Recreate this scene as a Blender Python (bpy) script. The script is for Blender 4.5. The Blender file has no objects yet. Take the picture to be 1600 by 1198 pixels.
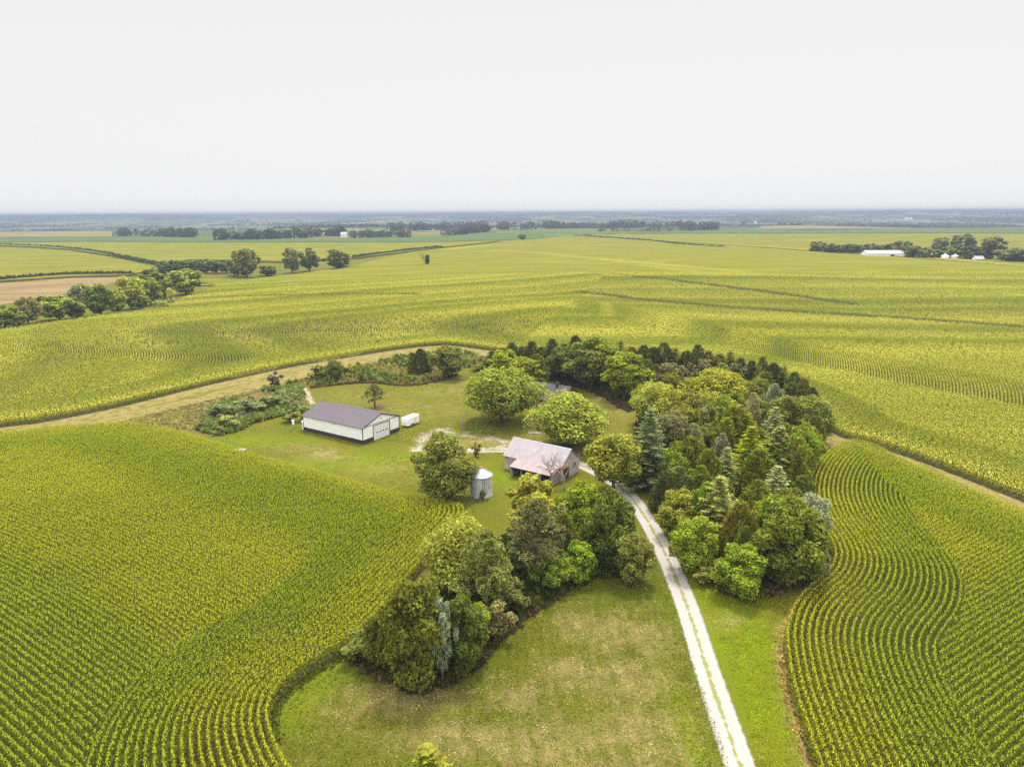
import bpy, math, random
import numpy as np
from mathutils import Vector, Matrix
from mathutils.geometry import delaunay_2d_cdt

sc = bpy.context.scene
col = sc.collection
rng = np.random.default_rng(7)
random.seed(7)
R = math.radians

# ------------------------------------------------------------------ camera
F_PX, CAM_H = 1101.0, 50.0
PITCH = math.atan(267 / F_PX)
ROLL = R(-0.3)
cam_d = bpy.data.cameras.new('camera')
cam_d.sensor_width = 36.0
cam_d.lens = 36.0 * F_PX / 1600.0
cam_d.clip_start = 1.0
cam_d.clip_end = 40000.0
cam = bpy.data.objects.new('camera', cam_d)
col.objects.link(cam)
CAM_M = Matrix.Rotation(math.pi / 2 - PITCH, 3, 'X') @ Matrix.Rotation(ROLL, 3, 'Z')
cam.matrix_world = Matrix.Translation((0, 0, CAM_H)) @ CAM_M.to_4x4()
sc.camera = cam
CM = np.array(CAM_M)

# ------------------------------------------------------------------ light
SUN_EL, SUN_AZ = R(66), R(15)            # azimuth from +Y towards +X: back left of the view
world = bpy.data.worlds.new('World')
sc.world = world
world.use_nodes = True
nt = world.node_tree
nt.nodes.clear()
N, L = nt.nodes.new, nt.links.new
wo = N('ShaderNodeOutputWorld')
bg = N('ShaderNodeBackground')
sky = N('ShaderNodeTexSky')
sky.sky_type = 'NISHITA'
sky.sun_disc = False
sky.sun_elevation = SUN_EL
sky.sun_rotation = SUN_AZ
sky.dust_density = 5.0
hs = N('ShaderNodeHueSaturation')
hs.inputs['Saturation'].default_value = 0.12
L(sky.outputs[0], hs.inputs['Color'])
tc = N('ShaderNodeTexCoord')
sx = N('ShaderNodeSeparateXYZ')
L(tc.outputs['Generated'], sx.inputs[0])
cr = N('ShaderNodeValToRGB')              # cloud deck: pale at the horizon, bright overhead
e = cr.color_ramp.elements
e[0].position = 0.0; e[0].color = (0.257, 0.257, 0.258, 1)
e[1].position = 0.36; e[1].color = (0.2135, 0.2135, 0.2135, 1)
x = e.new(0.46); x.color = (0.8, 0.79, 0.77, 1)
x = e.new(0.80); x.color = (1.0, 0.98, 0.95, 1)
L(sx.outputs['Z'], cr.inputs['Fac'])
sc_n = N('ShaderNodeMix'); sc_n.data_type = 'RGBA'; sc_n.blend_type = 'MULTIPLY'
sc_n.inputs['Factor'].default_value = 1.0
L(hs.outputs[0], sc_n.inputs['A']); sc_n.inputs['B'].default_value = (0.07, 0.07, 0.07, 1)
mx = N('ShaderNodeMix'); mx.data_type = 'RGBA'
mx.inputs['Factor'].default_value = 0.94
L(sc_n.outputs['Result'], mx.inputs['A']); L(cr.outputs['Color'], mx.inputs['B'])
L(mx.outputs['Result'], bg.inputs['Color'])
bg.inputs['Strength'].default_value = 1.0
L(bg.outputs[0], wo.inputs[0])

sun_d = bpy.data.lights.new('sun', 'SUN')
sun_d.energy = 1.5
sun_d.angle = R(10)
sun_d.color = (1.0, 0.95, 0.86)
sun = bpy.data.objects.new('sun', sun_d)
col.objects.link(sun)
sd = Vector((math.sin(SUN_AZ) * math.cos(SUN_EL), math.cos(SUN_AZ) * math.cos(SUN_EL), math.sin(SUN_EL)))
sun.rotation_euler = sd.to_track_quat('Z', 'Y').to_euler()
sun.location = (0, 0, 120)

sc.view_settings.view_transform = 'Standard'
sc.view_settings.look = 'None'
sc.view_settings.gamma = 1.0
sc.view_settings.exposure = 1.88
sc.view_settings.use_curve_mapping = False
sc.render.engine = 'CYCLES'
cy = sc.cycles
cy.max_bounces = 8; cy.diffuse_bounces = 5; cy.glossy_bounces = 2; cy.transmission_bounces = 5
cy.transparent_max_bounces = 12; cy.volume_bounces = 0
cy.use_denoising = False
cy.use_adaptive_sampling = False
cy.sample_clamp_indirect = 4.0

# ------------------------------------------------------------------ terrain and projection
def sstep(a, b, x):
    t = np.clip((x - a) / (b - a), 0, 1)
    return t * t * (3 - 2 * t)

def hz(x, y):
    x = np.asarray(x, float); y = np.asarray(y, float)
    d = np.hypot(x, y)
    a = sstep(270, 720, d)
    z = a * (4.2 * np.sin(x / 240 + .7) * np.sin(y / 200 - 1.5) + 1.7 * np.sin((x * .6 - y) / 150 + 2))
    z = z + sstep(240, 330, d) * (1 - sstep(620, 800, d)) * 1.9 * np.sin(x / 78 + y / 150) * np.sin(y / 58 + x / 210 + 1)
    z = z - 26 * sstep(2300, 3600, d)
    far = 56 + 7 * np.sin(x / 900 + 1) + 4 * np.sin(x / 410 + y / 700) + 2.5 * np.sin(x / 170 + 2)
    z = z + far * sstep(3900, 9500, d)
    z = z + sstep(3500, 5000, d) * 5 * np.sin(x / 620 + 2) * np.sin(y / 540)
    return z

TS = np.geomspace(45, 16000, 2600)
def up1(u, v, off=0.0):
    d = CM @ np.array([(u - 800) / F_PX, -(v - 599) / F_PX, -1.0])
    px, py, pz = d[0] * TS, d[1] * TS, CAM_H + d[2] * TS
    g = pz - hz(px, py) - off
    i = int(np.argmax(g < 0))
    if g[i] >= 0: i = len(TS) - 1
    if i > 0:
        f = g[i - 1] / (g[i - 1] - g[i] + 1e-9)
        t = TS[i - 1] + f * (TS[i] - TS[i - 1])
    else:
        t = -(CAM_H - off) / d[2]
    return np.array([d[0] * t, d[1] * t])

def ups(pts, off=0.0):
    return np.array([up1(u, v, off) for u, v in pts])

def proj(p):
    q = CM.T @ (np.array(p, float) - [0, 0, CAM_H])
    return 800 + F_PX * q[0] / -q[2], 599 - F_PX * q[1] / -q[2], -q[2]

def smooth(pts, n=8, closed=False):
    p = np.asarray(pts, float)
    out = []
    m = len(p)
    segs = m if closed else m - 1
    for i in range(segs):
        if closed:
            p0, p1, p2, p3 = p[(i - 1) % m], p[i], p[(i + 1) % m], p[(i + 2) % m]
        else:
            p0, p1, p2, p3 = p[max(i - 1, 0)], p[i], p[i + 1], p[min(i + 2, m - 1)]
        for k in range(n):
            t = k / n
            out.append(.5 * ((2 * p1) + (p2 - p0) * t + (2 * p0 - 5 * p1 + 4 * p2 - p3) * t * t + (3 * p1 - p0 - 3 * p2 + p3) * t ** 3))
    if not closed: out.append(p[-1])
    return np.array(out)

def inside(poly, x, y):
    x = np.asarray(x); y = np.asarray(y)
    c = np.zeros(x.shape, bool)
    n = len(poly)
    for i in range(n):
        x1, y1 = poly[i]; x2, y2 = poly[(i + 1) % n]
        if y1 == y2: continue
        k = ((y1 > y) != (y2 > y)) & (x < (x2 - x1) * (y - y1) / (y2 - y1) + x1)
        c ^= k
    return c

def dist_line(line, x, y):
    shp = np.shape(x)
    x = np.ravel(x); y = np.ravel(y)
    best = np.full(x.shape, 1e12)
    for i in range(len(line) - 1):
        ax, ay = line[i]; bx, by = line[i + 1]
        dx, dy = bx - ax, by - ay
        l2 = dx * dx + dy * dy + 1e-12
        t = np.clip(((x - ax) * dx + (y - ay) * dy) / l2, 0, 1)
        np.minimum(best, (x - ax - t * dx) ** 2 + (y - ay - t * dy) ** 2, out=best)
    return np.sqrt(best).reshape(shp)

# cheap 2-D value noise
_perm = rng.random((256, 256))
def vnoise(x, y, s):
    x = np.asarray(x) / s; y = np.asarray(y) / s
    xi = np.floor(x).astype(int); yi = np.floor(y).astype(int)
    fx = x - xi; fy = y - yi
    fx = fx * fx * (3 - 2 * fx); fy = fy * fy * (3 - 2 * fy)
    g = lambda a, b: _perm[a & 255, b & 255]
    return (g(xi, yi) * (1 - fx) + g(xi + 1, yi) * fx) * (1 - fy) + (g(xi, yi + 1) * (1 - fx) + g(xi + 1, yi + 1) * fx) * fy
def fbm(x, y, s):
    return .5 * vnoise(x, y, s) + .3 * vnoise(x + 77, y, s / 2.1) + .2 * vnoise(x, y + 31, s / 4.3)

# ------------------------------------------------------------------ mesh helpers
def mesh_np(name, verts, quads=None, tris=None, mats=None, mat_idx=None, smooth_sh=False, attrs=None, uv=None):
    me = bpy.data.meshes.new(name)
    verts = np.asarray(verts, np.float32)
    me.vertices.add(len(verts))
    me.vertices.foreach_set('co', verts.ravel())
    lens = []; idx = []
    if quads is not None and len(quads):
        idx.append(np.asarray(quads, np.int32).ravel()); lens.append(np.full(len(quads), 4, np.int32))
    if tris is not None and len(tris):
        idx.append(np.asarray(tris, np.int32).ravel()); lens.append(np.full(len(tris), 3, np.int32))
    idx = np.concatenate(idx); lens = np.concatenate(lens)
    me.loops.add(len(idx))
    me.loops.foreach_set('vertex_index', idx)
    me.polygons.add(len(lens))
    st = np.concatenate([[0], np.cumsum(lens)[:-1]]).astype(np.int32)
    me.polygons.foreach_set('loop_start', st)
    me.polygons.foreach_set('loop_total', lens)
    for m in (mats or []): me.materials.append(m)
    if mat_idx is not None: me.polygons.foreach_set('material_index', np.asarray(mat_idx, np.int32))
    if smooth_sh: me.polygons.foreach_set('use_smooth', np.ones(len(lens), bool))
    for k, a in (attrs or {}).items():
        at = me.attributes.new(k, 'FLOAT', 'POINT')
        at.data.foreach_set('value', np.asarray(a, np.float32))
    if uv is not None:
        ul = me.uv_layers.new(name='UVMap')
        ul.data.foreach_set('uv', np.asarray(uv, np.float32)[idx].ravel())
    me.update(calc_edges=True)
    return me

def link(name, me, parent=None, loc=None):
    o = bpy.data.objects.new(name, me)
    col.objects.link(o)
    if parent: o.parent = parent
    if loc is not None: o.location = loc
    return o

def tag(o, label=None, cat=None, group=None, kind=None):
    if label: o['label'] = label
    if cat: o['category'] = cat
    if group: o['group'] = group
    if kind: o['kind'] = kind
    return o

def empty(name, loc, rz=0.0, scale=None):
    o = bpy.data.objects.new(name, None)
    o.empty_display_size = 0.5
    col.objects.link(o)
    o.location = loc; o.rotation_euler = (0, 0, rz)
    if scale is not None: o.scale = scale
    return o

class MB:
    """collects simple solids into one mesh"""
    def __init__(s): s.v = []; s.f = []; s.m = []
    def add(s, vs, fs, mi=0):
        b = len(s.v); s.v += [tuple(p) for p in vs]
        s.f += [tuple(b + i for i in f) for f in fs]; s.m += [mi] * len(fs); return s
    def box(s, x0, y0, z0, x1, y1, z1, mi=0):
        vs = [(x0, y0, z0), (x1, y0, z0), (x1, y1, z0), (x0, y1, z0), (x0, y0, z1), (x1, y0, z1), (x1, y1, z1), (x0, y1, z1)]
        return s.add(vs, [(0, 3, 2, 1), (4, 5, 6, 7), (0, 1, 5, 4), (1, 2, 6, 5), (2, 3, 7, 6), (3, 0, 4, 7)], mi)
    def prism(s, prof, axis, a0, a1, mi=0):
        n = len(prof); f = (lambda a, p: (a, p[0], p[1])) if axis == 'x' else (lambda a, p: (p[0], a, p[1])) if axis == 'y' else (lambda a, p: (p[0], p[1], a))
        vs = [f(a0, p) for p in prof] + [f(a1, p) for p in prof]
        fs = [tuple(range(n - 1, -1, -1)), tuple(range(n, 2 * n))] + [(i, (i + 1) % n, n + (i + 1) % n, n + i) for i in range(n)]
        return s.add(vs, fs, mi)
    def tube(s, pts, rad, n=7, mi=0, cap=True):
        pts = [Vector(p) for p in pts]
        if not hasattr(rad, '__len__'): rad = [rad] * len(pts)
        b = len(s.v)
        for i, p in enumerate(pts):
            d = (pts[min(i + 1, len(pts) - 1)] - pts[max(i - 1, 0)]).normalized()
            a = d.cross(Vector((0, 0, 1)) if abs(d.z) < .9 else Vector((1, 0, 0))).normalized(); c = d.cross(a)
            for k in range(n):
                t = 2 * math.pi * k / n
                s.v.append(tuple(p + (a * math.cos(t) + c * math.sin(t)) * rad[i]))
        for i in range(len(pts) - 1):
            for k in range(n):
                s.f.append((b + i * n + k, b + i * n + (k + 1) % n, b + (i + 1) * n + (k + 1) % n, b + (i + 1) * n + k)); s.m.append(mi)
        if cap:
            s.f.append(tuple(b + k for k in range(n - 1, -1, -1))); s.m.append(mi)
            e_ = b + (len(pts) - 1) * n
            s.f.append(tuple(e_ + k for k in range(n))); s.m.append(mi)
        return s
    def lathe(s, prof, n=24, c=(0, 0), mi=0):
        b = len(s.v)
        for r, z in prof:
            for k in range(n):
                t = 2 * math.pi * k / n
                s.v.append((c[0] + r * math.cos(t), c[1] + r * math.sin(t), z))
        for i in range(len(prof) - 1):
            for k in range(n):
                s.f.append((b + i * n + k, b + i * n + (k + 1) % n, b + (i + 1) * n + (k + 1) % n, b + (i + 1) * n + k)); s.m.append(mi)
        return s
    def build(s, name, mats, parent=None, smooth_sh=False, loc=None):
        me = bpy.data.meshes.new(name)
        me.from_pydata(s.v, [], s.f)
        for m in (mats if isinstance(mats, (list, tuple)) else [mats]): me.materials.append(m)
        me.polygons.foreach_set('material_index', s.m)
        if smooth_sh: me.polygons.foreach_set('use_smooth', [True] * len(s.f))
        me.update()
        return link(name, me, parent, loc)

# ------------------------------------------------------------------ materials
def new_mat(name):
    m = bpy.data.materials.new(name); m.use_nodes = True
    t = m.node_tree; t.nodes.clear()
    o = t.nodes.new('ShaderNodeOutputMaterial')
    return m, t, o

def nd(t, typ, **kw):
    n = t.nodes.new(typ)
    for k, v in kw.items(): setattr(n, k, v)
    return n

def mixc(t, fac, a, b, blend='MIX'):
    n = nd(t, 'ShaderNodeMix', data_type='RGBA', blend_type=blend)
    for sock, v in (('Factor', fac), ('A', a), ('B', b)):
        if isinstance(v, bpy.types.NodeSocket): t.links.new(v, n.inputs[sock])
        elif sock == 'Factor': n.inputs[sock].default_value = v
        else: n.inputs[sock].default_value = (*v, 1)
    return n.outputs['Result']

def pos(t, scale=(1, 1, 1), obj=False):
    if obj:
        c = nd(t, 'ShaderNodeTexCoord').outputs['Object']
    else:
        c = nd(t, 'ShaderNodeNewGeometry').outputs['Position']
    mp = nd(t, 'ShaderNodeMapping'); mp.inputs['Scale'].default_value = scale
    t.links.new(c, mp.inputs[0])
    return mp.outputs[0]

def noise(t, vec, scale, detail=4, rough=.6, lo=.35, hi=.65):
    n = nd(t, 'ShaderNodeTexNoise'); n.inputs['Scale'].default_value = scale
    n.inputs['Detail'].default_value = detail; n.inputs['Roughness'].default_value = rough
    t.links.new(vec, n.inputs['Vector'])
    r = nd(t, 'ShaderNodeMapRange'); r.inputs['From Min'].default_value = lo; r.inputs['From Max'].default_value = hi
    t.links.new(n.outputs['Fac'], r.inputs['Value'])
    return r.outputs[0]

def attr(t, name):
    return nd(t, 'ShaderNodeAttribute', attribute_name=name).outputs['Fac']

def mathn(t, op, a, b=None):
    n = nd(t, 'ShaderNodeMath', operation=op)
    for i, v in enumerate((a, b)):
        if v is None: continue
        if isinstance(v, bpy.types.NodeSocket): t.links.new(v, n.inputs[i])
        else: n.inputs[i].default_value = v
    return n.outputs[0]

def bsdf(t, o, colour, rough=.9, spec=.2, metal=0.0, bump=None, bump_d=.05, bump_s=.6):
    p = nd(t, 'ShaderNodeBsdfPrincipled')
    if isinstance(colour, bpy.types.NodeSocket): t.links.new(colour, p.inputs['Base Color'])
    else: p.inputs['Base Color'].default_value = (*colour, 1)
    p.inputs['Roughness'].default_value = rough
    p.inputs['Specular IOR Level'].default_value = spec
    p.inputs['Metallic'].default_value = metal
    if bump is not None:
        b = nd(t, 'ShaderNodeBump'); b.inputs['Distance'].default_value = bump_d; b.inputs['Strength'].default_value = bump_s
        t.links.new(bump, b.inputs['Height']); t.links.new(b.outputs[0], p.inputs['Normal'])
    t.links.new(p.outputs[0], o.inputs['Surface'])
    return p

def simple(name, c, rough=.8, spec=.3, metal=0.0, var=.25, scale=3.0, dark=None, bump=True):
    m, t, o = new_mat(name)
    n = noise(t, pos(t, obj=True), scale, 5)
    c2 = dark or tuple(k * (1 - var) for k in c)
    bsdf(t, o, mixc(t, n, c2, c), rough, spec, metal, bump=n if bump else None, bump_d=.01, bump_s=.3)
    return m

def foliage(name, trans=.3, spread=.55, tip=(1.35, 1.3, 1.1)):
    """leaf material: colour from the object, varied leaf by leaf and clump by clump"""
    m, t, o = new_mat(name)
    oi = nd(t, 'ShaderNodeObjectInfo')
    geo = nd(t, 'ShaderNodeNewGeometry')
    rr = nd(t, 'ShaderNodeMapRange'); rr.inputs['To Min'].default_value = 1 - spread; rr.inputs['To Max'].default_value = 1 + spread
    t.links.new(geo.outputs['Random Per Island'], rr.inputs['Value'])
    n = noise(t, pos(t, obj=True), .55, 2, .5, .35, .65)
    k = mathn(t, 'MULTIPLY', n, .5); k = mathn(t, 'ADD', k, .75)
    k = mathn(t, 'MULTIPLY', k, rr.outputs[0])
    v = nd(t, 'ShaderNodeVectorMath', operation='SCALE')
    t.links.new(oi.outputs['Color'], v.inputs[0]); t.links.new(k, v.inputs['Scale'])
    # a little hue drift towards yellow from leaf to leaf
    c = mixc(t, geo.outputs['Random Per Island'], v.outputs[0], v.outputs[0])
    h = nd(t, 'ShaderNodeHueSaturation')
    hr = nd(t, 'ShaderNodeMapRange'); hr.inputs['To Min'].default_value = .487; hr.inputs['To Max'].default_value = .51
    t.links.new(n, hr.inputs['Value']); t.links.new(hr.outputs[0], h.inputs['Hue']); t.links.new(c, h.inputs['Color'])
    d = nd(t, 'ShaderNodeBsdfDiffuse'); tr = nd(t, 'ShaderNodeBsdfTranslucent'); ms = nd(t, 'ShaderNodeMixShader')
    t.links.new(h.outputs[0], d.inputs[0]); t.links.new(h.outputs[0], tr.inputs[0])
    ms.inputs[0].default_value = trans
    t.links.new(d.outputs[0], ms.inputs[1]); t.links.new(tr.outputs[0], ms.inputs[2])
    t.links.new(ms.outputs[0], o.inputs['Surface'])
    return m

def leafy(name, ca, cb, cc=None, trans=.3, patch=(30, 30), patch_c=None, spread=.4):
    """crop leaf material: random leaf colour, slow drift over the field"""
    m, t, o = new_mat(name)
    geo = nd(t, 'ShaderNodeNewGeometry')
    c = mixc(t, geo.outputs['Random Per Island'], ca, cb)
    if cc is not None:
        n = attr(t, 'band')
        c = mixc(t, n, c, mixc(t, geo.outputs['Random Per Island'], cc, patch_c or cc))
    d = nd(t, 'ShaderNodeBsdfDiffuse'); tr = nd(t, 'ShaderNodeBsdfTranslucent'); ms = nd(t, 'ShaderNodeMixShader')
    t.links.new(c, d.inputs[0]); t.links.new(c, tr.inputs[0])
    ms.inputs[0].default_value = trans
    t.links.new(d.outputs[0], ms.inputs[1]); t.links.new(tr.outputs[0], ms.inputs[2])
    t.links.new(ms.outputs[0], o.inputs['Surface'])
    return m

M = {}
M['leaf'] = foliage('leaf_foliage', trans=.42, spread=.45)
M['needle'] = foliage('needle_foliage', trans=.25, spread=.45)
M['bark'] = simple('bark', (.11, .085, .06), .95, .1, var=.5, scale=6)
M['bark_pine'] = simple('pine_bark', (.17, .11, .07), .95, .1, var=.5, scale=6)
M['dead'] = simple('dead_wood', (.30, .235, .20), .95, .1, var=.35, scale=5)
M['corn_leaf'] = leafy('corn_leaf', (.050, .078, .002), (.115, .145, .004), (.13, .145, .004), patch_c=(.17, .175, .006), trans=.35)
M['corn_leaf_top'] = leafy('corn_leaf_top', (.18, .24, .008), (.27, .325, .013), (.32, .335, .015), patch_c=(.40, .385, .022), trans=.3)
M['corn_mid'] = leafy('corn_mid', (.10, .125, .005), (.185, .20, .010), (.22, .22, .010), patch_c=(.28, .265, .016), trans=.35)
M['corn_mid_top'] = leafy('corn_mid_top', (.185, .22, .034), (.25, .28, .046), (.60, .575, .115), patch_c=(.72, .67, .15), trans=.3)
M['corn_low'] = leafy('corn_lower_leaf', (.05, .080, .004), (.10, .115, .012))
M['tassel'] = leafy('corn_tassel', (.34, .36, .035), (.41, .41, .055))

# ground: grass with drier and lusher zones carried by the sheet itself
def ground_material():
    m, t, o = new_mat('grass_ground')
    p = pos(t)
    n1 = noise(t, p, .09, 6, .65, .35, .65)
    n2 = noise(t, p, .9, 5, .7, .3, .7)
    n3 = noise(t, p, 5.0, 4, .7, .25, .75)
    c = mixc(t, n1, (.055, .080, .002), (.115, .108, .007))
    n4 = noise(t, p, 2.2, 5, .75, .32, .68)
    c = mixc(t, mathn(t, 'MULTIPLY', n2, .65), c, (.034, .052, .002))
    c = mixc(t, mathn(t, 'MULTIPLY', n4, .7), c, (.15, .128, .016))
    c = mixc(t, attr(t, 'dull'), c, mixc(t, n4, (.036, .060, .001), (.085, .094, .005)))
    wx = nd(t, 'ShaderNodeSeparateXYZ'); t.links.new(p, wx.inputs[0])
    mw = mathn(t, 'SINE', mathn(t, 'MULTIPLY', mathn(t, 'ADD', wx.outputs[0], mathn(t, 'MULTIPLY', wx.outputs[1], .02)), 2 * math.pi / 1.05))
    mw = mathn(t, 'MULTIPLY', mathn(t, 'ADD', mathn(t, 'MULTIPLY', mw, .5), .5), mathn(t, 'MULTIPLY', attr(t, 'dull'), mathn(t, 'ADD', mathn(t, 'MULTIPLY', n1, .55), .02)))
    c = mixc(t, mw, c, (.13, .118, .014))
    # lush
    c = mixc(t, attr(t, 'lush'), c, mixc(t, n2, (.075, .118, .002), (.135, .160, .004)))
    # dry straw, broken up
    dn = mathn(t, 'MULTIPLY', noise(t, p, .38, 6, .75, .40, .56), noise(t, p, 1.7, 6, .8, .30, .56))
    df = mathn(t, 'MULTIPLY', attr(t, 'dry'), mathn(t, 'ADD', mathn(t, 'MULTIPLY', dn, 1.25), .08))
    dcl = nd(t, 'ShaderNodeClamp'); t.links.new(df, dcl.inputs[0])
    c = mixc(t, dcl.outputs[0], c, mixc(t, n2, (.17, .135, .045), (.25, .20, .08)))
    # bare brown
    c = mixc(t, mathn(t, 'MULTIPLY', attr(t, 'brown'), mathn(t, 'ADD', mathn(t, 'MULTIPLY', n2, .5), .5)), c, mixc(t, n3, (.09, .065, .025), (.16, .125, .05)))
    # far country: patchwork of fields, pasture and woods
    pf = pos(t, (1 / 420, 1 / 900, 0))
    vo = nd(t, 'ShaderNodeTexVoronoi', feature='F1'); vo.inputs['Scale'].default_value = 1.0
    t.links.new(pf, vo.inputs['Vector'])
    sp = nd(t, 'ShaderNodeSeparateColor'); t.links.new(vo.outputs['Color'], sp.inputs[0])
    r1 = nd(t, 'ShaderNodeValToRGB'); el = r1.color_ramp.elements
    el[0].color = (.05, .075, .02, 1); el[1].position = .95; el[1].color = (.17, .15, .07, 1)
    q = el.new(.35); q.color = (.075, .105, .025, 1)
    q = el.new(.6); q.color = (.11, .125, .03, 1)
    t.links.new(sp.outputs[0], r1.inputs[0])
    wood = noise(t, pos(t, (1 / 260, 1 / 520, 0)), 1.0, 5, .65, .5, .56)
    fc = mixc(t, wood, r1.outputs[0], (.025, .036, .014))
    c = mixc(t, attr(t, 'far'), c, fc)
    # mown tracks of the wheels: fine streaks
    c = mixc(t, mathn(t, 'MULTIPLY', n3, .6), c, mixc(t, 1.0, c, (.45, .45, .45), 'MULTIPLY'))
    bsdf(t, o, c, .95, .05, bump=n4, bump_d=.12, bump_s=.6)
    return m
M['ground'] = ground_material()

def soil_material():
    m, t, o = new_mat('field_soil'); p = pos(t)
    bsdf(t, o, mixc(t, noise(t, p, .8, 5), (.030, .026, .012), (.055, .045, .02)), .95, .1)
    return m
M['soil'] = soil_material()

# ------------------------------------------------------------------ outlines traced on the ground
# left corn field
F1_edge_px = [(-420, 705), (-120, 690), (0, 684), (110, 674), (200, 671), (270, 681), (330, 699), (400, 722), (500, 750), (600, 777), (690, 797), (726, 806),
              (722, 830), (690, 862), (655, 900), (610, 955), (570, 1000), (540, 1024), (500, 1047), (462, 1075), (436, 1103), (426, 1132), (430, 1160), (446, 1198), (480, 1250), (540, 1320)]
F1_edge = smooth(ups(F1_edge_px), 6)
F1 = np.vstack([F1_edge, [[-8, 40], [-120, 40], [-190, 60]]])
# right corn field
F2_edge_px = [(1700, 846), (1600, 811), (1500, 768), (1420, 733), (1360, 706), (1325, 699), (1296, 713), (1270, 742), (1260, 775), (1266, 812), (1284, 845), (1299, 878), (1290, 905),
              (1262, 930), (1236, 960), (1223, 1002), (1226, 1055), (1238, 1110), (1262, 1185), (1290, 1270), (1320, 1340)]
F2_edge = smooth(ups(F2_edge_px), 6)
F2 = np.vstack([F2_edge, [[30, 42], [120, 42], [140, 90]]])
# big middle field: near edge runs along the dry track and behind the grove
F3_edge_px = [(-260, 700), (-100, 682), (0, 668), (60, 661), (130, 648), (200, 633), (300, 608), (400, 585), (470, 571), (560, 556), (640, 544), (700, 540), (765, 548),
              (830, 556), (920, 560), (1000, 566), (1090, 580), (1180, 602), (1250, 636), (1284, 664), (1312, 682), (1350, 693), (1420, 715), (1500, 745), (1600, 785), (1720, 835)]
F3_edge = smooth(ups(F3_edge_px), 6)

drive_px = [(1170, 1240), (1157, 1198), (1130, 1120), (1103, 1040), (1078, 960), (1055, 900), (1032, 850), (1005, 803), (978, 768), (950, 748), (920, 732), (880, 716), (835, 705), (780, 703), (730, 704)]
track_l_px = [(-240, 700), (-60, 690), (0, 680), (120, 662), (230, 645), (330, 622), (410, 600), (480, 582), (560, 565), (640, 552), (700, 547), (770, 556)]
track_r_px = [(1285, 680), (1310, 690), (1360, 704), (1430, 730), (1510, 762), (1600, 800), (1700, 842)]

# ------------------------------------------------------------------ ground sheet
def geo_axis(dense0, dense1, step, lo, hi, g=1.09):
    a = list(np.arange(dense0, dense1 + 1e-6, step)); s = step; x = a[-1]
    while x < hi: s = min(s * g, 500); x += s; a.append(x)
    s = step; x = a[0]; b = []
    while x > lo: s = min(s * g, 500); x -= s; b.append(x)
    return np.array(b[::-1] + a)
gx = geo_axis(-120, 110, .8, -12500, 12500)
gy = geo_axis(44, 250, .8, -40, 13000, 1.06)
GX, GY = np.meshgrid(gx, gy)
GZ = hz(GX, GY)
def blob(u, v, rx, ry, rot=0.0):
    c = up1(u, v)
    dx, dy = GX - c[0], GY - c[1]
    ca, sa = math.cos(rot), math.sin(rot)
    return np.exp(-(((dx * ca + dy * sa) / rx) ** 2 + ((-dx * sa + dy * ca) / ry) ** 2))
near = (GY < 300) & (np.abs(GX) < 260)
dry = np.zeros_like(GX); lush = np.zeros_like(GX); brown = np.zeros_like(GX)
for a in [(960, 985, 2.5, 5, -.5), (905, 975, 3, 3), (1010, 990, 3.5, 4), (905, 1050, 4, 3), (985, 1060, 4.5, 4), (1000, 1140, 5, 3), (870, 1165, 8, 3), (720, 1150, 6, 2.6), (640, 1090, 6, 3), (820, 1085, 3, 2.6),
          (1010, 1195, 4, 3), (900, 1198, 5, 3), (1140, 970, 3, 2)]:
    dry = np.maximum(dry, .78 * blob(*a))
for a in [(700, 700, 7, 4), (760, 690, 7, 4), (790, 688, 6, 3), (680, 720, 5, 5), (840, 676, 4, 3), (910, 664, 3, 2.5), (500, 707, 9, 3, -.5), (700, 690, 5, 3)]:
    dry = np.maximum(dry, 1.05 * blob(*a))
for a in [(640, 640, 25, 12), (560, 620, 14, 8), (690, 610, 12, 14), (620, 730, 12, 6), (960, 640, 8, 14), (980, 700, 6, 10)]:
    dry = np.maximum(dry, .42 * blob(*a))
for a in [(590, 720, 10, 7), (500, 725, 10, 6), (660, 712, 6, 5), (720, 735, 8, 6), (440, 690, 10, 5), (380, 690, 8, 5), (775, 745, 8, 5), (1130, 1010, 3.2, 20, .12), (1180, 1000, 4, 16, .1), (1200, 1110, 4, 8), (1095, 1190, 1.6, 14, .05), (480, 1080, 3, 9, -.4)]:
    lush = np.maximum(lush, .9 * blob(*a))
for a in [(450, 705, 5, 4), (425, 720, 6, 3), (470, 700, 4, 4)]:
    brown = np.maximum(brown, .55 * blob(*a))
dl = dist_line(ups(track_l_px), GX[near], GY[near]); dr_ = dist_line(ups(track_r_px), GX[near], GY[near])
t_ = np.minimum(dl, dr_) + 2.2 * (fbm(GX[near], GY[near], 9) - .5)
dry[near] = np.maximum(dry[near], 1.15 * (1 - sstep(3.2, 6.5, t_)))
d3_ = dist_line(F3_edge, GX[near], GY[near]) + 4 * (fbm(GX[near], GY[near], 8) - .5)
dry[near] = np.maximum(dry[near], 1.2 * (1 - sstep(5.5, 9, d3_)))
# orange-straw verge along the right field and under its edge
dv = dist_line(F2_edge, GX[near], GY[near])
vv = (1 - sstep(.3, 1.6, dv + .8 * (fbm(GX[near], GY[near], 4) - .5))) * (GY[near] < 92)
dry[near] = np.maximum(dry[near], 1.1 * vv)
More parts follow.
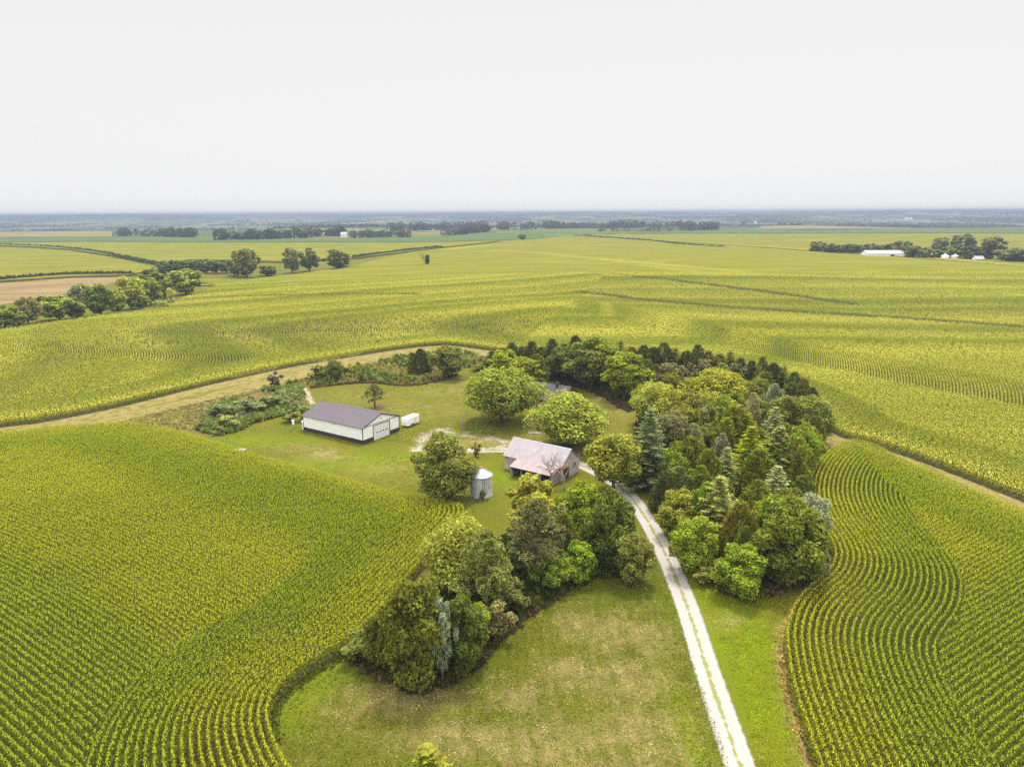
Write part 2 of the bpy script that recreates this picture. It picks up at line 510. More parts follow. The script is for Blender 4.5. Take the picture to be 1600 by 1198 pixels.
# mown stripes in the front lawn run with the drive
fl = inside(ups([(430, 1198), (540, 1020), (700, 1080), (800, 1000), (960, 890), (1010, 850), (1060, 940), (1130, 1198), (1150, 1260), (500, 1260)]), GX[near], GY[near])
st = .5 + .5 * np.sin((GX[near] * .985 + GY[near] * .17) * 2 * math.pi / 2.1)
dn_ = dry[near]; dn_[fl] = np.clip(.85 * dn_[fl] * (.5 + .8 * st[fl]) + .12 * fbm(GX[near][fl], GY[near][fl], 12), 0, 1.2); dry[near] = dn_
wild = [(165, 664), (300, 630), (420, 607), (475, 600), (475, 628), (455, 640), (400, 660), (340, 682), (310, 680), (250, 668)]
wild2 = [(425, 600), (500, 585), (640, 557), (730, 552), (770, 562), (700, 588), (640, 600), (560, 603), (480, 606)]
for w_, k in ((wild, .95), (wild2, .5)):
    b_ = inside(ups(w_), GX[near], GY[near]); q_ = brown[near]; q_[b_] = np.maximum(q_[b_], k); brown[near] = q_
dull = np.zeros_like(GX); q_ = dull[near]; q_[fl] = np.clip(.55 + .8 * (fbm(GX[near][fl], GY[near][fl], 9) - .3), 0, 1); dull[near] = q_
far = sstep(1500, 2100, np.hypot(GX, GY))
ny, nx = GX.shape
ii = np.arange(ny * nx).reshape(ny, nx)
quads = np.stack([ii[:-1, :-1], ii[:-1, 1:], ii[1:, 1:], ii[1:, :-1]], -1).reshape(-1, 4)
gm = mesh_np('ground', np.stack([GX, GY, GZ], -1).reshape(-1, 3), quads=quads, mats=[M['ground']], smooth_sh=True,
             attrs=dict(dry=dry.ravel(), lush=lush.ravel(), brown=brown.ravel(), dull=dull.ravel(), far=far.ravel()))
tag(link('ground', gm), kind='structure')

# ------------------------------------------------------------------ flat sheets
def sheet(name, poly, mat, off, spacing=None, kind='structure', top=0.0, skirt=None, attrs_fn=None, hfun=None):
    """polygon sheet draped over the terrain, optional skirt down to the soil"""
    poly = np.asarray(poly, float)
    if spacing:
        dn = []
        for a_, b_ in zip(poly, np.roll(poly, -1, 0)):
            k_ = max(1, int(np.linalg.norm(b_ - a_) / spacing(min(a_[1], b_[1]))))
            dn += [a_ + (b_ - a_) * q_ / k_ for q_ in range(k_)]
        poly = np.array(dn)
    vs = [Vector(p) for p in poly]
    n = len(vs)
    ed = [(i, (i + 1) % n) for i in range(n)]
    if spacing:
        x0, y0 = poly.min(0); x1, y1 = poly.max(0)
        pts = []
        y = y0 + spacing(y0) * .5
        while y < y1:
            s = spacing(y)
            xs = np.arange(x0 + s * .5, x1, s)
            xs = xs + rng.uniform(-.15, .15, len(xs)) * s
            ok = inside(poly, xs, np.full_like(xs, y))
            if ok.any():
                xs = xs[ok]
                d = dist_line(np.vstack([poly, poly[:1]]), xs, np.full_like(xs, y))
                xs = xs[d > s * .45]
                pts += [(a, y) for a in xs]
            y += s
        vs += [Vector(p) for p in pts]
    r = delaunay_2d_cdt(vs, ed, [], 1, 1e-4)
    v2 = np.array([(p.x, p.y) for p in r[0]]); fs = r[2]
    z = hz(v2[:, 0], v2[:, 1]) + off
    if hfun is not None: z = z + hfun(v2[:, 0], v2[:, 1])
    V = np.column_stack([v2, z])
    tris = np.array([f for f in fs if len(f) == 3])
    quads = None
    if skirt:
        b = len(V); pz = hz(poly[:, 0], poly[:, 1])
        V = np.vstack([V, np.column_stack([poly, pz + off]), np.column_stack([poly, pz + skirt])])
        i = np.arange(n); j = (i + 1) % n
        quads = np.column_stack([b + i, b + j, b + n + j, b + n + i])
    at = None
    if attrs_fn: at = {k: f(V[:, 0], V[:, 1]) for k, f in attrs_fn.items()}
    me = mesh_np(name, V, quads=quads, tris=tris, mats=[mat], smooth_sh=True, attrs=at)
    o = link(name, me)
    if kind: o['kind'] = kind
    return o

sheet('soil', F1, M['soil'], .004)
sheet('soil', F2, M['soil'], .004)

def strip(name, line, widths, mat, off, ncross=6, kind='structure'):
    line = np.asarray(line)
    tg = np.gradient(line, axis=0); tg /= np.linalg.norm(tg, axis=1)[:, None] + 1e-9
    nm = np.column_stack([tg[:, 1], -tg[:, 0]])
    s = np.concatenate([[0], np.cumsum(np.linalg.norm(np.diff(line, axis=0), axis=1))])
    if not hasattr(widths, '__len__'): widths = np.full(len(line), widths)
    V = []; UV = []
    for k in range(ncross + 1):
        t = -1 + 2 * k / ncross
        p = line + nm * (t * np.asarray(widths) / 2)[:, None]
        V.append(np.column_stack([p, hz(p[:, 0], p[:, 1]) + off])); UV.append(np.column_stack([np.full(len(p), t), s]))
    V = np.stack(V, 1).reshape(-1, 3); UV = np.stack(UV, 1).reshape(-1, 2)
    m = ncross + 1
    ii = np.arange(len(line) * m).reshape(-1, m)
    q = np.stack([ii[:-1, :-1], ii[:-1, 1:], ii[1:, 1:], ii[1:, :-1]], -1).reshape(-1, 4)
    o = link(name, mesh_np(name, V, quads=q, mats=[mat], uv=UV)); o['kind'] = kind
    return o

def gravel_material():
    m, t, o = new_mat('crushed_rock')
    uv = nd(t, 'ShaderNodeUVMap', uv_map='UVMap')
    s = nd(t, 'ShaderNodeSeparateXYZ'); t.links.new(uv.outputs[0], s.inputs[0])
    p = pos(t)
    a = mathn(t, 'ABSOLUTE', s.outputs[0])
    nz = noise(t, p, 1.1, 5, .7, .3, .7); nb = noise(t, p, .25, 3, .6, .35, .65); nf = noise(t, p, 14, 3, .7, .25, .75)
    # outer ragged edge
    ed = mathn(t, 'ADD', a, mathn(t, 'MULTIPLY', mathn(t, 'SUBTRACT', nz, .5), .15))
    r1 = nd(t, 'ShaderNodeMapRange'); r1.inputs['From Min'].default_value = .78; r1.inputs['From Max'].default_value = .94
    t.links.new(ed, r1.inputs['Value'])
    # grass strip in the middle, patchy
    cen = mathn(t, 'ADD', a, mathn(t, 'MULTIPLY', mathn(t, 'SUBTRACT', nz, .5), .34))
    cen = mathn(t, 'ADD', cen, mathn(t, 'MULTIPLY', mathn(t, 'SUBTRACT', nb, .6), .10))
    r2 = nd(t, 'ShaderNodeMapRange'); r2.inputs['From Min'].default_value = .06; r2.inputs['From Max'].default_value = .14
    r2.inputs['To Min'].default_value = 1; r2.inputs['To Max'].default_value = 0
    t.links.new(cen, r2.inputs['Value'])
    c = mixc(t, nf, (.215, .198, .18), (.31, .286, .263))
    c = mixc(t, mathn(t, 'MULTIPLY', r2.outputs[0], .9), c, mixc(t, nf, (.085, .11, .012), (.19, .18, .06)))
    pr = bsdf(t, o, c, .95, .1, bump=nf, bump_d=.03)
    tr = nd(t, 'ShaderNodeBsdfTransparent'); ms = nd(t, 'ShaderNodeMixShader')
    t.links.new(r1.outputs[0], ms.inputs[0]); t.links.new(pr.outputs[0], ms.inputs[1]); t.links.new(tr.outputs[0], ms.inputs[2])
    t.links.new(ms.outputs[0], o.inputs['Surface'])
    return m
M['gravel'] = gravel_material()
drv = smooth(ups(drive_px), 8)
wd = np.interp(np.arange(len(drv)), [0, len(drv) * .7, len(drv)], [3.3, 3.4, 3.6])
strip('gravel_drive', drv, wd, M['gravel'], .010)

def patch_material(name, c1, c2, cover=.55):
    m, t, o = new_mat(name)
    uv = nd(t, 'ShaderNodeUVMap', uv_map='UVMap')
    s = nd(t, 'ShaderNodeSeparateXYZ'); t.links.new(uv.outputs[0], s.inputs[0])
    a = mathn(t, 'ABSOLUTE', s.outputs[0]); p = pos(t)
    nz = noise(t, p, .35, 6, .7, .3, .7); nf = noise(t, p, 9, 3, .7, .3, .7)
    ed = mathn(t, 'ADD', mathn(t, 'MULTIPLY', a, .9), mathn(t, 'MULTIPLY', nz, .7))
    r1 = nd(t, 'ShaderNodeMapRange'); r1.inputs['From Min'].default_value = cover; r1.inputs['From Max'].default_value = cover + .35
    t.links.new(ed, r1.inputs['Value'])
    pr = bsdf(t, o, mixc(t, nf, c1, c2), .95, .1)
    tr = nd(t, 'ShaderNodeBsdfTransparent'); ms = nd(t, 'ShaderNodeMixShader')
    t.links.new(r1.outputs[0], ms.inputs[0]); t.links.new(pr.outputs[0], ms.inputs[1]); t.links.new(tr.outputs[0], ms.inputs[2])
    t.links.new(ms.outputs[0], o.inputs['Surface'])
    return m
M['yard_gravel'] = patch_material('yard_gravel', (.18, .155, .085), (.30, .265, .21), .36)
strip('gravel_yard', smooth(ups([(800, 694), (775, 686), (745, 682), (715, 678), (685, 672), (660, 690), (655, 705)]), 6), 10, M['yard_gravel'], .006)
strip('gravel_yard', smooth(ups([(860, 690), (820, 690), (790, 696), (760, 702)]), 6), 4.5, M['yard_gravel'], .014)
M['path'] = patch_material('dirt_path', (.18, .15, .10), (.25, .21, .15), .75)
strip('path', smooth(ups([(489, 632), (482, 620), (476, 606)]), 6), 2.6, M['path'], .008)

# ------------------------------------------------------------------ corn
SP = 0.76
def row_points(poly, phi, step, x0, x1, y0, y1, keep=None, fine=.16):
    out = []
    for ax in (0, 1):
        if ax == 0: A = np.arange(x0, x1, step); B = np.arange(y0, y1, fine)
        else: A = np.arange(y0, y1, step); B = np.arange(x0, x1, fine)
        ch = max(1, int(4e5 / len(B)))
        for i in range(0, len(A), ch):
            a = A[i:i + ch]
            P, Q = np.meshgrid(a, B, indexing='ij')
            X, Y = (P, Q) if ax == 0 else (Q, P)
            f = phi(X, Y) / SP
            k = np.floor(f)
            d = f[:, 1:] - f[:, :-1]
            cr_ = (k[:, 1:] != k[:, :-1]) & (np.abs(d) < 1.0) & np.isfinite(d)
            r_, c_ = np.nonzero(cr_)
            if len(r_) == 0: continue
            tgt = np.maximum(k[r_, c_], k[r_, c_ + 1])
            t = (tgt - f[r_, c_]) / d[r_, c_]
            b = B[c_] + t * fine; av = P[r_, c_]
            x, y = (av, b) if ax == 0 else (b, av)
            h = .05
            gx_ = (phi(x + h, y) - phi(x - h, y)); gy_ = (phi(x, y + h) - phi(x, y - h))
            good = (np.abs(gy_) >= np.abs(gx_)) if ax == 0 else (np.abs(gx_) > np.abs(gy_))
            good &= np.hypot(gx_, gy_) < .6
            if keep is not None: good &= keep(x, y)
            good &= inside(poly, x, y)
            th = np.arctan2(-gx_, gy_)
            jt = rng.uniform(-.55, .55, int(good.sum())) * step
            out.append(np.column_stack([x[good] + np.cos(th[good]) * jt, y[good] + np.sin(th[good]) * jt, th[good]]))
    return np.vstack(out)

def leaf_quad(base, az, L_, rise, droop, w):
    """narrow arching leaf as one folded quad: base, left, tip, right"""
    c, s = math.cos(az), math.sin(az)
    bx, by, bz = base
    mx_, my_ = bx + c * L_ * .5, by + s * L_ * .5
    return [(bx, by, bz), (mx_ + s * w, my_ - c * w, bz + rise), (bx + c * L_, by + s * L_, bz + rise - droop), (mx_ - s * w, my_ + c * w, bz + rise)]

def corn_template(rg, nl, along, reach, w, ntas, tas_w, hgt=2.25, low=2):
    q = []; mi = []
    for i in range(nl):
        f = (i + rg.random()) / nl
        zb = .75 + f * (hgt - .95)
        az = (math.pi / 2 if rg.random() < .5 else -math.pi / 2) + rg.normal(0, .6 + .5 * f)
        base = (rg.uniform(-along, along), rg.normal(0, .04), zb)
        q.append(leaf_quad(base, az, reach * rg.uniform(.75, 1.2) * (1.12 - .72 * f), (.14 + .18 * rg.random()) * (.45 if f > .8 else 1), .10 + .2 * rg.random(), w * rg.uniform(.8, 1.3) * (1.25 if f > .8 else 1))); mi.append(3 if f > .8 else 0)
    for i in range(low):
        az = (math.pi / 2 if i % 2 else -math.pi / 2) + rg.normal(0, .5)
        q.append(leaf_quad((rg.uniform(-along, along), 0, .25 + .3 * rg.random()), az, reach, .2, .2, w * 1.4)); mi.append(1)
    for i in range(ntas):
        x = rg.uniform(-along, along); a = rg.uniform(0, 6.28); t = rg.uniform(.05, .16)
        z0 = hgt - .12 + rg.normal(0, .07)
        c, s = math.cos(a) * tas_w, math.sin(a) * tas_w
        q.append([(x, 0, z0), (x + c, s, z0 + .13), (x + t * math.cos(a + 1), t * math.sin(a + 1), z0 + .24), (x - c, -s, z0 + .12)]); mi.append(2)
    return np.array(q, float), np.array(mi)

def corn_mesh(name, P, templates, base_off=0.0, hvar=.05, leafmat='corn_leaf', phi=None):
    bands = np.zeros(len(P))
    if phi is not None:
        f_ = np.concatenate([phi(P[i:i + 20000, 0], P[i:i + 20000, 1]) for i in range(0, len(P), 20000)])
        if leafmat == 'corn_mid': bands = np.clip(2.5 * (.55 * vnoise(f_, f_ * 0 + 3.3, 10) + .27 * vnoise(f_, f_ * 0 + 9.1, 24) + .18 * fbm(P[:, 0], P[:, 1], 55)) - .80, 0, 1)
        else: bands = np.clip(3.4 * (.55 * vnoise(f_, f_ * 0 + 3.3, 15) + .45 * fbm(P[:, 0], P[:, 1], 55)) - 1.25, 0, 1)
    BA = []
    V = []; MI = []; nf = 0
    which = rng.integers(0, len(templates), len(P))
    for k, (q, mi) in enumerate(templates):
        p = P[which == k]
        if not len(p): continue
        n = len(p)
        th = p[:, 2] + np.where(rng.random(n) < .5, 0, math.pi) + rng.normal(0, .05, n)
        s = np.clip(1 + rng.normal(0, hvar, n) + .32 * (fbm(p[:, 0], p[:, 1], 13) - .5), .5, 1.3)
        c_, s_ = np.cos(th), np.sin(th)
        t = q.reshape(-1, 3)
        X = t[None, :, 0] * c_[:, None] - t[None, :, 1] * s_[:, None] + p[:, 0, None]
        Y = t[None, :, 0] * s_[:, None] + t[None, :, 1] * c_[:, None] + p[:, 1, None]
        Z = t[None, :, 2] * s[:, None] + (hz(p[:, 0], p[:, 1]) + base_off)[:, None]
        V.append(np.stack([X, Y, Z], -1).reshape(-1, 3)); MI.append(np.tile(mi, n)); nf += n * len(mi); BA.append(np.repeat(bands[which == k], len(t)))
    V = np.vstack(V); MI = np.concatenate(MI)
    Q = np.arange(len(V), dtype=np.int32).reshape(-1, 4)
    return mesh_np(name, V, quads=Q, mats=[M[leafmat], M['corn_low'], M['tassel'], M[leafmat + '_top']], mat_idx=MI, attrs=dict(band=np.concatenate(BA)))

rg = np.random.default_rng(3)
T0 = [corn_template(rg, 12, .19, .42, .055, 3, .030) for _ in range(10)]
T1 = [corn_template(rg, 12, .42, .37, .085, 3, .045, low=5) for _ in range(8)]
T2 = [corn_template(rg, 11, .9, .40, .16, 3, .08) for _ in range(8)]

def phi1(x, y):
    d = dist_line(F1_edge[::2], x, y)
    lin = x * .545 + y * .838 + .0018 * (x + 60) ** 2
    return np.where(d < 16.0, d - .45, lin)
def phi2(x, y):
    d = dist_line(F2_edge[::2], x, y)
    lin = -x * .54 + y * .84
    return np.where(d < 16.0, d - .45, lin)
def seen(x, y, m=330, vlim=1215):
    u, v, w = CM.T @ np.stack([x, y, np.full_like(x, 2.0 - CAM_H)])
    return (np.abs(F_PX * u / -w) < 800 + m) & (599 - F_PX * v / -w < vlim + m)
P1 = row_points(F1, phi1, .29, -200, 0, 45, 175, seen)
o = link('corn_field', corn_mesh('corn_left', P1, T0, phi=phi1)); tag(o, 'tasselled corn left of the farmyard, its headland rows curving round the front lawn', 'corn field', kind='stuff')
P2 = row_points(F2, phi2, .29, 25, 150, 45, 160, seen)
o = link('corn_field', corn_mesh('corn_right', P2, T0, phi=phi2)); tag(o, 'tasselled corn right of the drive with rows bending in an S past the grove', 'corn field', kind='stuff')

# middle field
F3_gap_px = [(905, 460), (960, 466), (1000, 472), (1100, 481), (1200, 489), (1400, 501), (1600, 516), (1750, 527)]
F3_gap2_px = [(800, 421), (860, 424), (940, 430), (1050, 441), (1160, 455), (1240, 466), (1330, 479)]
F3_gap3_px = [(250, 476), (300, 471), (380, 467), (450, 465), (560, 464), (650, 463)]
gapl = [smooth(ups(g), 4) for g in (F3_gap_px, F3_gap2_px, F3_gap3_px)]
F3_left_px = [(-260, 540), (0, 512), (60, 504), (150, 492), (230, 480), (290, 462), (340, 444)]
F3_left = smooth(ups(F3_left_px, 2.3), 4)
F3 = np.vstack([F3_edge, [[560, 250], [560, 557], [-250, 557]], F3_left[::-1]])
bn = np.array([.89, .46]); bt = np.array([.46, -.89]); b0 = np.array([74., 305.])
def phi3(x, y):
    d = dist_line(F3_edge[::3], x, y)
    # right part: rows wave across the slope; left part: rows run up the slope in slow bends
    t = (x - b0[0]) * bn[0] + (y - b0[1]) * bn[1]; s = (x - b0[0]) * bt[0] + (y - b0[1]) * bt[1]
    tcl = np.clip(t + 3 * np.sin(s / 37.), -15, 15)       # inside the band the rows point up and down the slope
    right = (s + (246.4 - s) / 206 * tcl - .6 * (t - tcl)) / 1.22
    e_ = np.maximum(y - 285, 0); e_ = np.where(e_ < 60, .017 * e_ ** 2, 61.2 + 2.04 * (e_ - 60))
    sh = -.52 * (y - 210) + 9 * np.sin((y - 205) / 26.) + 6 * np.sin((x + 140) / 38. + y / 60) + e_
    left = (x - sh) * .72
    ph = np.where(x < -6 + .25 * (y - 230), left, right)
    return np.where(d < 16.0, d - .45, ph)
def gapmask(x, y):
    k = np.ones(x.shape, bool)
    for g, w in zip(gapl, (5.0, 4.0, 4.0)): k &= dist_line(g, x, y) > w
    return k
dd = lambda x, y: np.hypot(x, y)
lod_a = lambda x, y: seen(x, y) & (rng.random(x.shape) > sstep(250, 350, dd(x, y))) & gapmask(x, y)
lod_b = lambda x, y: seen(x, y) & (rng.random(x.shape) < sstep(250, 350, dd(x, y))) & gapmask(x, y)
P3a = row_points(F3, phi3, .8, -320, 340, 100, 352, lod_a)
P3b = row_points(F3, phi3, 1.7, -480, 540, 150, 556, lod_b, .3)
o = link('corn_field', corn_mesh('corn_middle_near', P3a, T1, leafmat='corn_mid', phi=phi3)); tag(o, 'near strip of the wide corn field behind the dry grass track', 'corn field', kind='stuff')
o = link('corn_field', corn_mesh('corn_middle', P3b, T2, leafmat='corn_mid', phi=phi3)); tag(o, 'wide yellow-green corn field of bending rows behind the grove', 'corn field', kind='stuff')
print('corn', len(P1), len(P2), len(P3a), len(P3b))
sheet('soil', np.vstack([F3_edge, [[560, 250], [560, 557], [-250, 557]], F3_left[::-1]]), M['soil'], .006, spacing=lambda y: 12 if y > 300 else 30)

# ------------------------------------------------------------------ buildings and yard things
M['white_steel'] = simple('white_steel', (.80, .80, .80), .45, .4, var=.05, scale=1.5, bump=False)
M['black_steel'] = simple('black_steel', (.035, .032, .036), .5, .4, var=.2)
M['door_steel'] = simple('door_steel', (.60, .62, .62), .45, .4, var=.05)
M['pane'] = simple('dark_pane', (.03, .035, .04), .15, .5, var=.2, bump=False)
M['concrete'] = simple('concrete', (.24, .21, .17), .9, .2, var=.3)
M['mulch'] = simple('mulch', (.13, .075, .05), .95, .1, var=.5, scale=8)
M['rubber'] = simple('rubber', (.03, .03, .03), .8, .2)
M['grey_wood'] = simple('weathered_board', (.33, .305, .30), .9, .15, var=.4, scale=2.5)
M['dark_in'] = simple('dark_shade_brick', (.07, .06, .055), .95, .1, var=.4)  # dark tone for shade painted in barn openings; chimney brick shares it
M['galv'] = simple('galvanised_steel', (.36, .37, .40), .42, .5, metal=.45, var=.2, scale=2)
M['red_paint'] = simple('red_paint', (.45, .05, .03), .6, .3)
M['orange'] = simple('orange_sign', (.75, .32, .06), .7, .3, var=.3)
M['brick'] = simple('red_siding', (.24, .065, .05), .9, .15, var=.3)
M['pole_wood'] = simple('pole_wood', (.30, .28, .25), .9, .1, var=.3)
M['stone'] = simple('pale_stone', (.36, .34, .32), .9, .1, var=.3)

def ribbed(name, c, c2, axis, pitch=.3, rough=.5, metal=0.0, rust=None):
    m, t, o = new_mat(name)
    tcn = nd(t, 'ShaderNodeTexCoord'); s = nd(t, 'ShaderNodeSeparateXYZ'); t.links.new(tcn.outputs['Object'], s.inputs[0])
    cx_ = s.outputs[axis] if axis < 3 else mathn(t, 'ADD', s.outputs[0], s.outputs[1])
    a = mathn(t, 'MULTIPLY', cx_, 2 * math.pi / pitch)
    w = mathn(t, 'SINE', a); w = mathn(t, 'POWER', mathn(t, 'ABSOLUTE', w), 6)
    n = noise(t, pos(t, obj=True), .7, 5, .65)
    cc = mixc(t, n, c, c2)
    if rust:
        mp = nd(t, 'ShaderNodeMapping'); mp.inputs['Scale'].default_value = (1.6, .25, .25) if axis == 0 else (.25, 1.6, .25)
        t.links.new(tcn.outputs['Object'], mp.inputs[0])
        cc = mixc(t, noise(t, mp.outputs[0], 1.0, 5, .7, .48, .68), cc, rust)
    bsdf(t, o, cc, rough, .4, metal, bump=w, bump_d=.03, bump_s=.8)
    return m
M['purple_roof'] = ribbed('purple_roof', (.056, .044, .056), (.070, .055, .068), 0, .45, .7)
M['white_wall'] = ribbed('white_wall', (.80, .80, .80), (.74, .74, .735), 3, .46, .5)
M['barn_boards'] = ribbed('barn_boards', (.33, .31, .305), (.42, .395, .39), 3, .5, .95, rust=(.24, .215, .205))
M['barn_roof'] = ribbed('barn_roof', (.20, .178, .188), (.26, .232, .243), 0, .6)
M['lean_roof'] = ribbed('leanto_roof', (.16, .13, .13), (.20, .165, .16), 0, .5, rust=(.17, .07, .06))
M['bin_wall'] = ribbed('bin_wall', (.45, .45, .47), (.56, .56, .57), 2, .22, .5, .25, rust=(.30, .28, .27))
M['house_roof'] = ribbed('house_roof', (.040, .034, .048), (.060, .052, .068), 1, .3, .95)

def frame_from(a, b):
    """origin at ground pixel a, local x towards pixel b"""
    A, B = up1(*a), up1(*b)
    return A, math.atan2(B[1] - A[1], B[0] - A[0]), float(np.linalg.norm(B - A))

# --- machine shed
A, ang, Ln = frame_from((567.5, 694.3), (475, 672.6))
shed = empty('machine_shed', (A[0], A[1], 0), ang)
tag(shed, 'long white metal shed with purple-grey roof and black base band', 'shed')
W, Hw, Hr = -11.95, 3.75, 2.05          # local y of the far long wall is negative
LX = 19.35
b = MB(); b.prism([(0, 0), (W, 0), (W, Hw), (W / 2, Hw + Hr), (0, Hw)], 'x', 0, LX); b.build('wall', M['white_wall'], shed)
def roof_slabs(y0, y1, ym, ze, zr, x0, x1, ov, th):
    mb = MB()
    s = (zr - ze) / abs(ym - y0)
    for ya in (y0, y1):
        d = 1 if ya > ym else -1
        ye = ya + d * ov; zl = ze - s * ov
        mb.prism([(ye, zl + .02), (ym, zr + .02), (ym, zr + .02 + th), (ye, zl + .02 + th)], 'x', x0, x1)
    return mb
rf = roof_slabs(0, W, W / 2, Hw, Hw + Hr, -.25, LX + .25, .3, .08).build('roof', M['purple_roof'], shed)
b = MB(); b.prism([(W / 2 - .22, Hw + Hr + .03), (W / 2, Hw + Hr + .16), (W / 2 + .22, Hw + Hr + .03)], 'x', -.27, LX + .27); b.build('ridge_cap', M['purple_roof'], rf)
b = MB(); hb = .95
b.box(0, .0, 0, LX, .035, hb); b.box(-.035, .035, 0, 0, -3.25, hb); b.box(-.035, -8.75, 0, 0, W - .035, hb); b.box(0, W - .035, 0, LX, W, hb); b.box(LX, W - .035, 0, LX + .035, .035, hb)
b.build('wainscot', M['black_steel'], shed)
b = MB()
for (x_, y_) in ((0, 0), (0, W), (LX, 0), (LX, W)):
    b = MB(); b.box(x_ - .06, y_ - .07, .0, x_ + .06, y_ + .07, Hw - .02); b.build('corner_trim', M['black_steel'], shed)
b = MB()
for xx in (-.30, LX + .22):
    b = MB()
    for ya, d in ((0, 1), (W, -1)):
        ye = ya + d * .33; zl = Hw - (Hr / abs(W / 2)) * .33
        b.prism([(ye, zl - .10), (W / 2, Hw + Hr - .10), (W / 2, Hw + Hr + .11), (ye, zl + .11)], 'x', xx, xx + .07)
    b.build('rake_trim', M['black_steel'], shed)
b = MB(); b.box(-.05, W + .1, Hw - .06, -.003, -.1, Hw + .06); b.build('gable_band', M['black_steel'], shed)
b = MB(); b.box(-.07, -8.5, .02, -.005, -3.35, 3.35)
dr = b.build('overhead_door', M['door_steel'], shed)
for k in range(4):
    b = MB(); yc = -4.55 - k * 1.0; b.box(-.085, yc - .28, 1.52, -.07, yc + .28, 1.76); b.build('window', M['pane'], dr)
b = MB(); b.box(-.10, -8.75, 0, -.01, -8.5, 3.5); b.box(-.10, -3.35, 0, -.01, -3.25, 3.5); b.box(-.10, -8.5, 3.35, -.01, -3.35, 3.5); b.build('door_trim', M['black_steel'], dr)
b = MB(); b.box(-.12, W / 2 - .14, Hw + .75, -.01, W / 2 + .14, Hw + 1.0); b.build('gable_light', M['black_steel'], shed)
b = MB(); b.box(LX + .04, -1.2, 0, LX + .9, -.3, 2.0); b.prism([(-1.3, 2.0), (-.2, 2.0), (-.75, 2.35)], 'x', LX + .04, LX + 1.0); b.build('entry_porch', M['white_steel'], shed)
b = MB(); b.box(8.8, .035, Hw - .55, 9.0, .12, Hw - .35); b.build('side_light', M['black_steel'], shed)

# --- cargo trailer
c0 = up1(642, 664)
tr_ = empty('cargo_trailer', (c0[0], c0[1], 0), ang - R(88), (.92, .92, .92))
tag(tr_, 'white enclosed cargo trailer parked behind the gable end of the machine shed', 'trailer')
b = MB(); b.box(-2.5, -1.1, .5, 2.2, 1.1, 2.45); b.prism([(-1.1, 2.45), (1.1, 2.45), (.9, 2.55), (-.9, 2.55)], 'x', -2.5, 2.2)
b.prism([(2.2, -1.1), (2.75, 0), (2.2, 1.1)], 'z', .5, 2.45); b.build('body', M['white_steel'], tr_)
b = MB(); b.box(-2.5, -1.12, .42, 2.2, 1.12, .5); b.build('chassis', M['black_steel'], tr_)
b = MB(); b.box(.2, -1.125, .62, 1.0, -1.105, 2.2); b.build('door', M['door_steel'], tr_)
for q_ in (-1.22, 1.105):
    b = MB(); b.box(-1.4, q_, .78, .1, q_ + .115, .86); b.build('fender', M['black_steel'], tr_)
for x_ in (-1.05, -.25):
    for y_ in (-1.05, 1.05):
        w = MB(); w.tube([(x_, y_ - .11, .36), (x_, y_ + .11, .36)], .36, 14); wo_ = w.build('wheel', M['rubber'], tr_)
        h = MB(); h.tube([(x_, y_ - .125, .36), (x_, y_ + .125, .36)], .17, 10); h.build('hub', M['galv'], wo_)
b = MB(); b.tube([(2.4, 0, .45), (3.5, 0, .45)], .05, 6); b.tube([(3.2, 0, 0), (3.2, 0, .6)], .04, 6); b.build('tongue', M['black_steel'], tr_)

# --- barn
A, angb, Lb = frame_from((876, 753), (789, 732))
barn = empty('barn', (A[0], A[1], 0), angb)
tag(barn, 'weathered pale barn with grey metal roof and open lean-to beside the drive', 'barn')
Lb, Wb, Hb, Rb = 13.0, -7.0, 3.0, 2.6
b = MB(); b.prism([(0, 0), (Wb, 0), (Wb, Hb), (Wb / 2, Hb + Rb), (0, Hb)], 'x', 0, Lb); b.build('wall', M['barn_boards'], barn)
rf = roof_slabs(0, Wb, Wb / 2, Hb, Hb + Rb, -.3, Lb + .3, .3, .07).build('roof', M['barn_roof'], barn)
b = MB(); b.prism([(Wb / 2 - .15, Hb + Rb + .03), (Wb / 2, Hb + Rb + .13), (Wb / 2 + .15, Hb + Rb + .03)], 'x', -.32, Lb + .32); b.build('ridge_cap', M['galv'], rf)
# lean-to on the near long side
x0, x1, dy, zt, zb = .3, 9.6, 2.9, 2.95, 2.15
lt = MB(); lt.prism([(.02, zt - .05), (dy + .3, zb - .05), (dy + .3, zb + .02), (.02, zt + .02)], 'x', x0 - .2, x1 + .2)
lto = lt.build('lean_to_roof', M['lean_roof'], barn)
b = MB(); b.box(x1 - .1, .02, 0, x1, dy, zb - .05); b.build('lean_to_wall', M['grey_wood'], barn)
b = MB(); b.box(x0, .02, 0, x0 + .1, dy, zb - .05); b.build('lean_to_wall', M['grey_wood'], barn)
for xx in np.linspace(x0 + .3, x1 - .3, 5):
    b = MB(); b.box(xx - .08, dy - .16, 0, xx + .08, dy, zb - .06); b.build('post', M['pole_wood'], barn)
b = MB(); b.box(x0 + .1, .02, 0, x1 - .1, .05, 2.5); b.build('inner_shade_panel', M['dark_in'], barn)  # dark panel over the barn wall, painting the shade under the lean-to
b = MB(); b.box(10.2, .0, .0, 12.2, .05, 2.4); b.build('sliding_door', simple('pale_door', (.30, .28, .27), .9, .1, var=.3), barn)
b = MB(); b.box(-.05, -3.0, 0, -.005, -1.0, 2.2); b.build('doorway_shade', M['dark_in'], barn)  # flat dark panel painting the unlit inside of the open doorway
b = MB(); b.tube([(-.06, -5.2, 2.0), (-.005, -5.2, 2.0)], .55, 14); b.build('round_window', M['pane'], barn)
b = MB(); b.box(-.06, -1.5, 2.45, -.006, -.7, 3.0); b.build('notice_board', M['orange'], barn)
b = MB(); b.box(-.06, -3.9, 2.5, -.006, -3.0, 3.2); b.build('notice_board', M['orange'], barn)
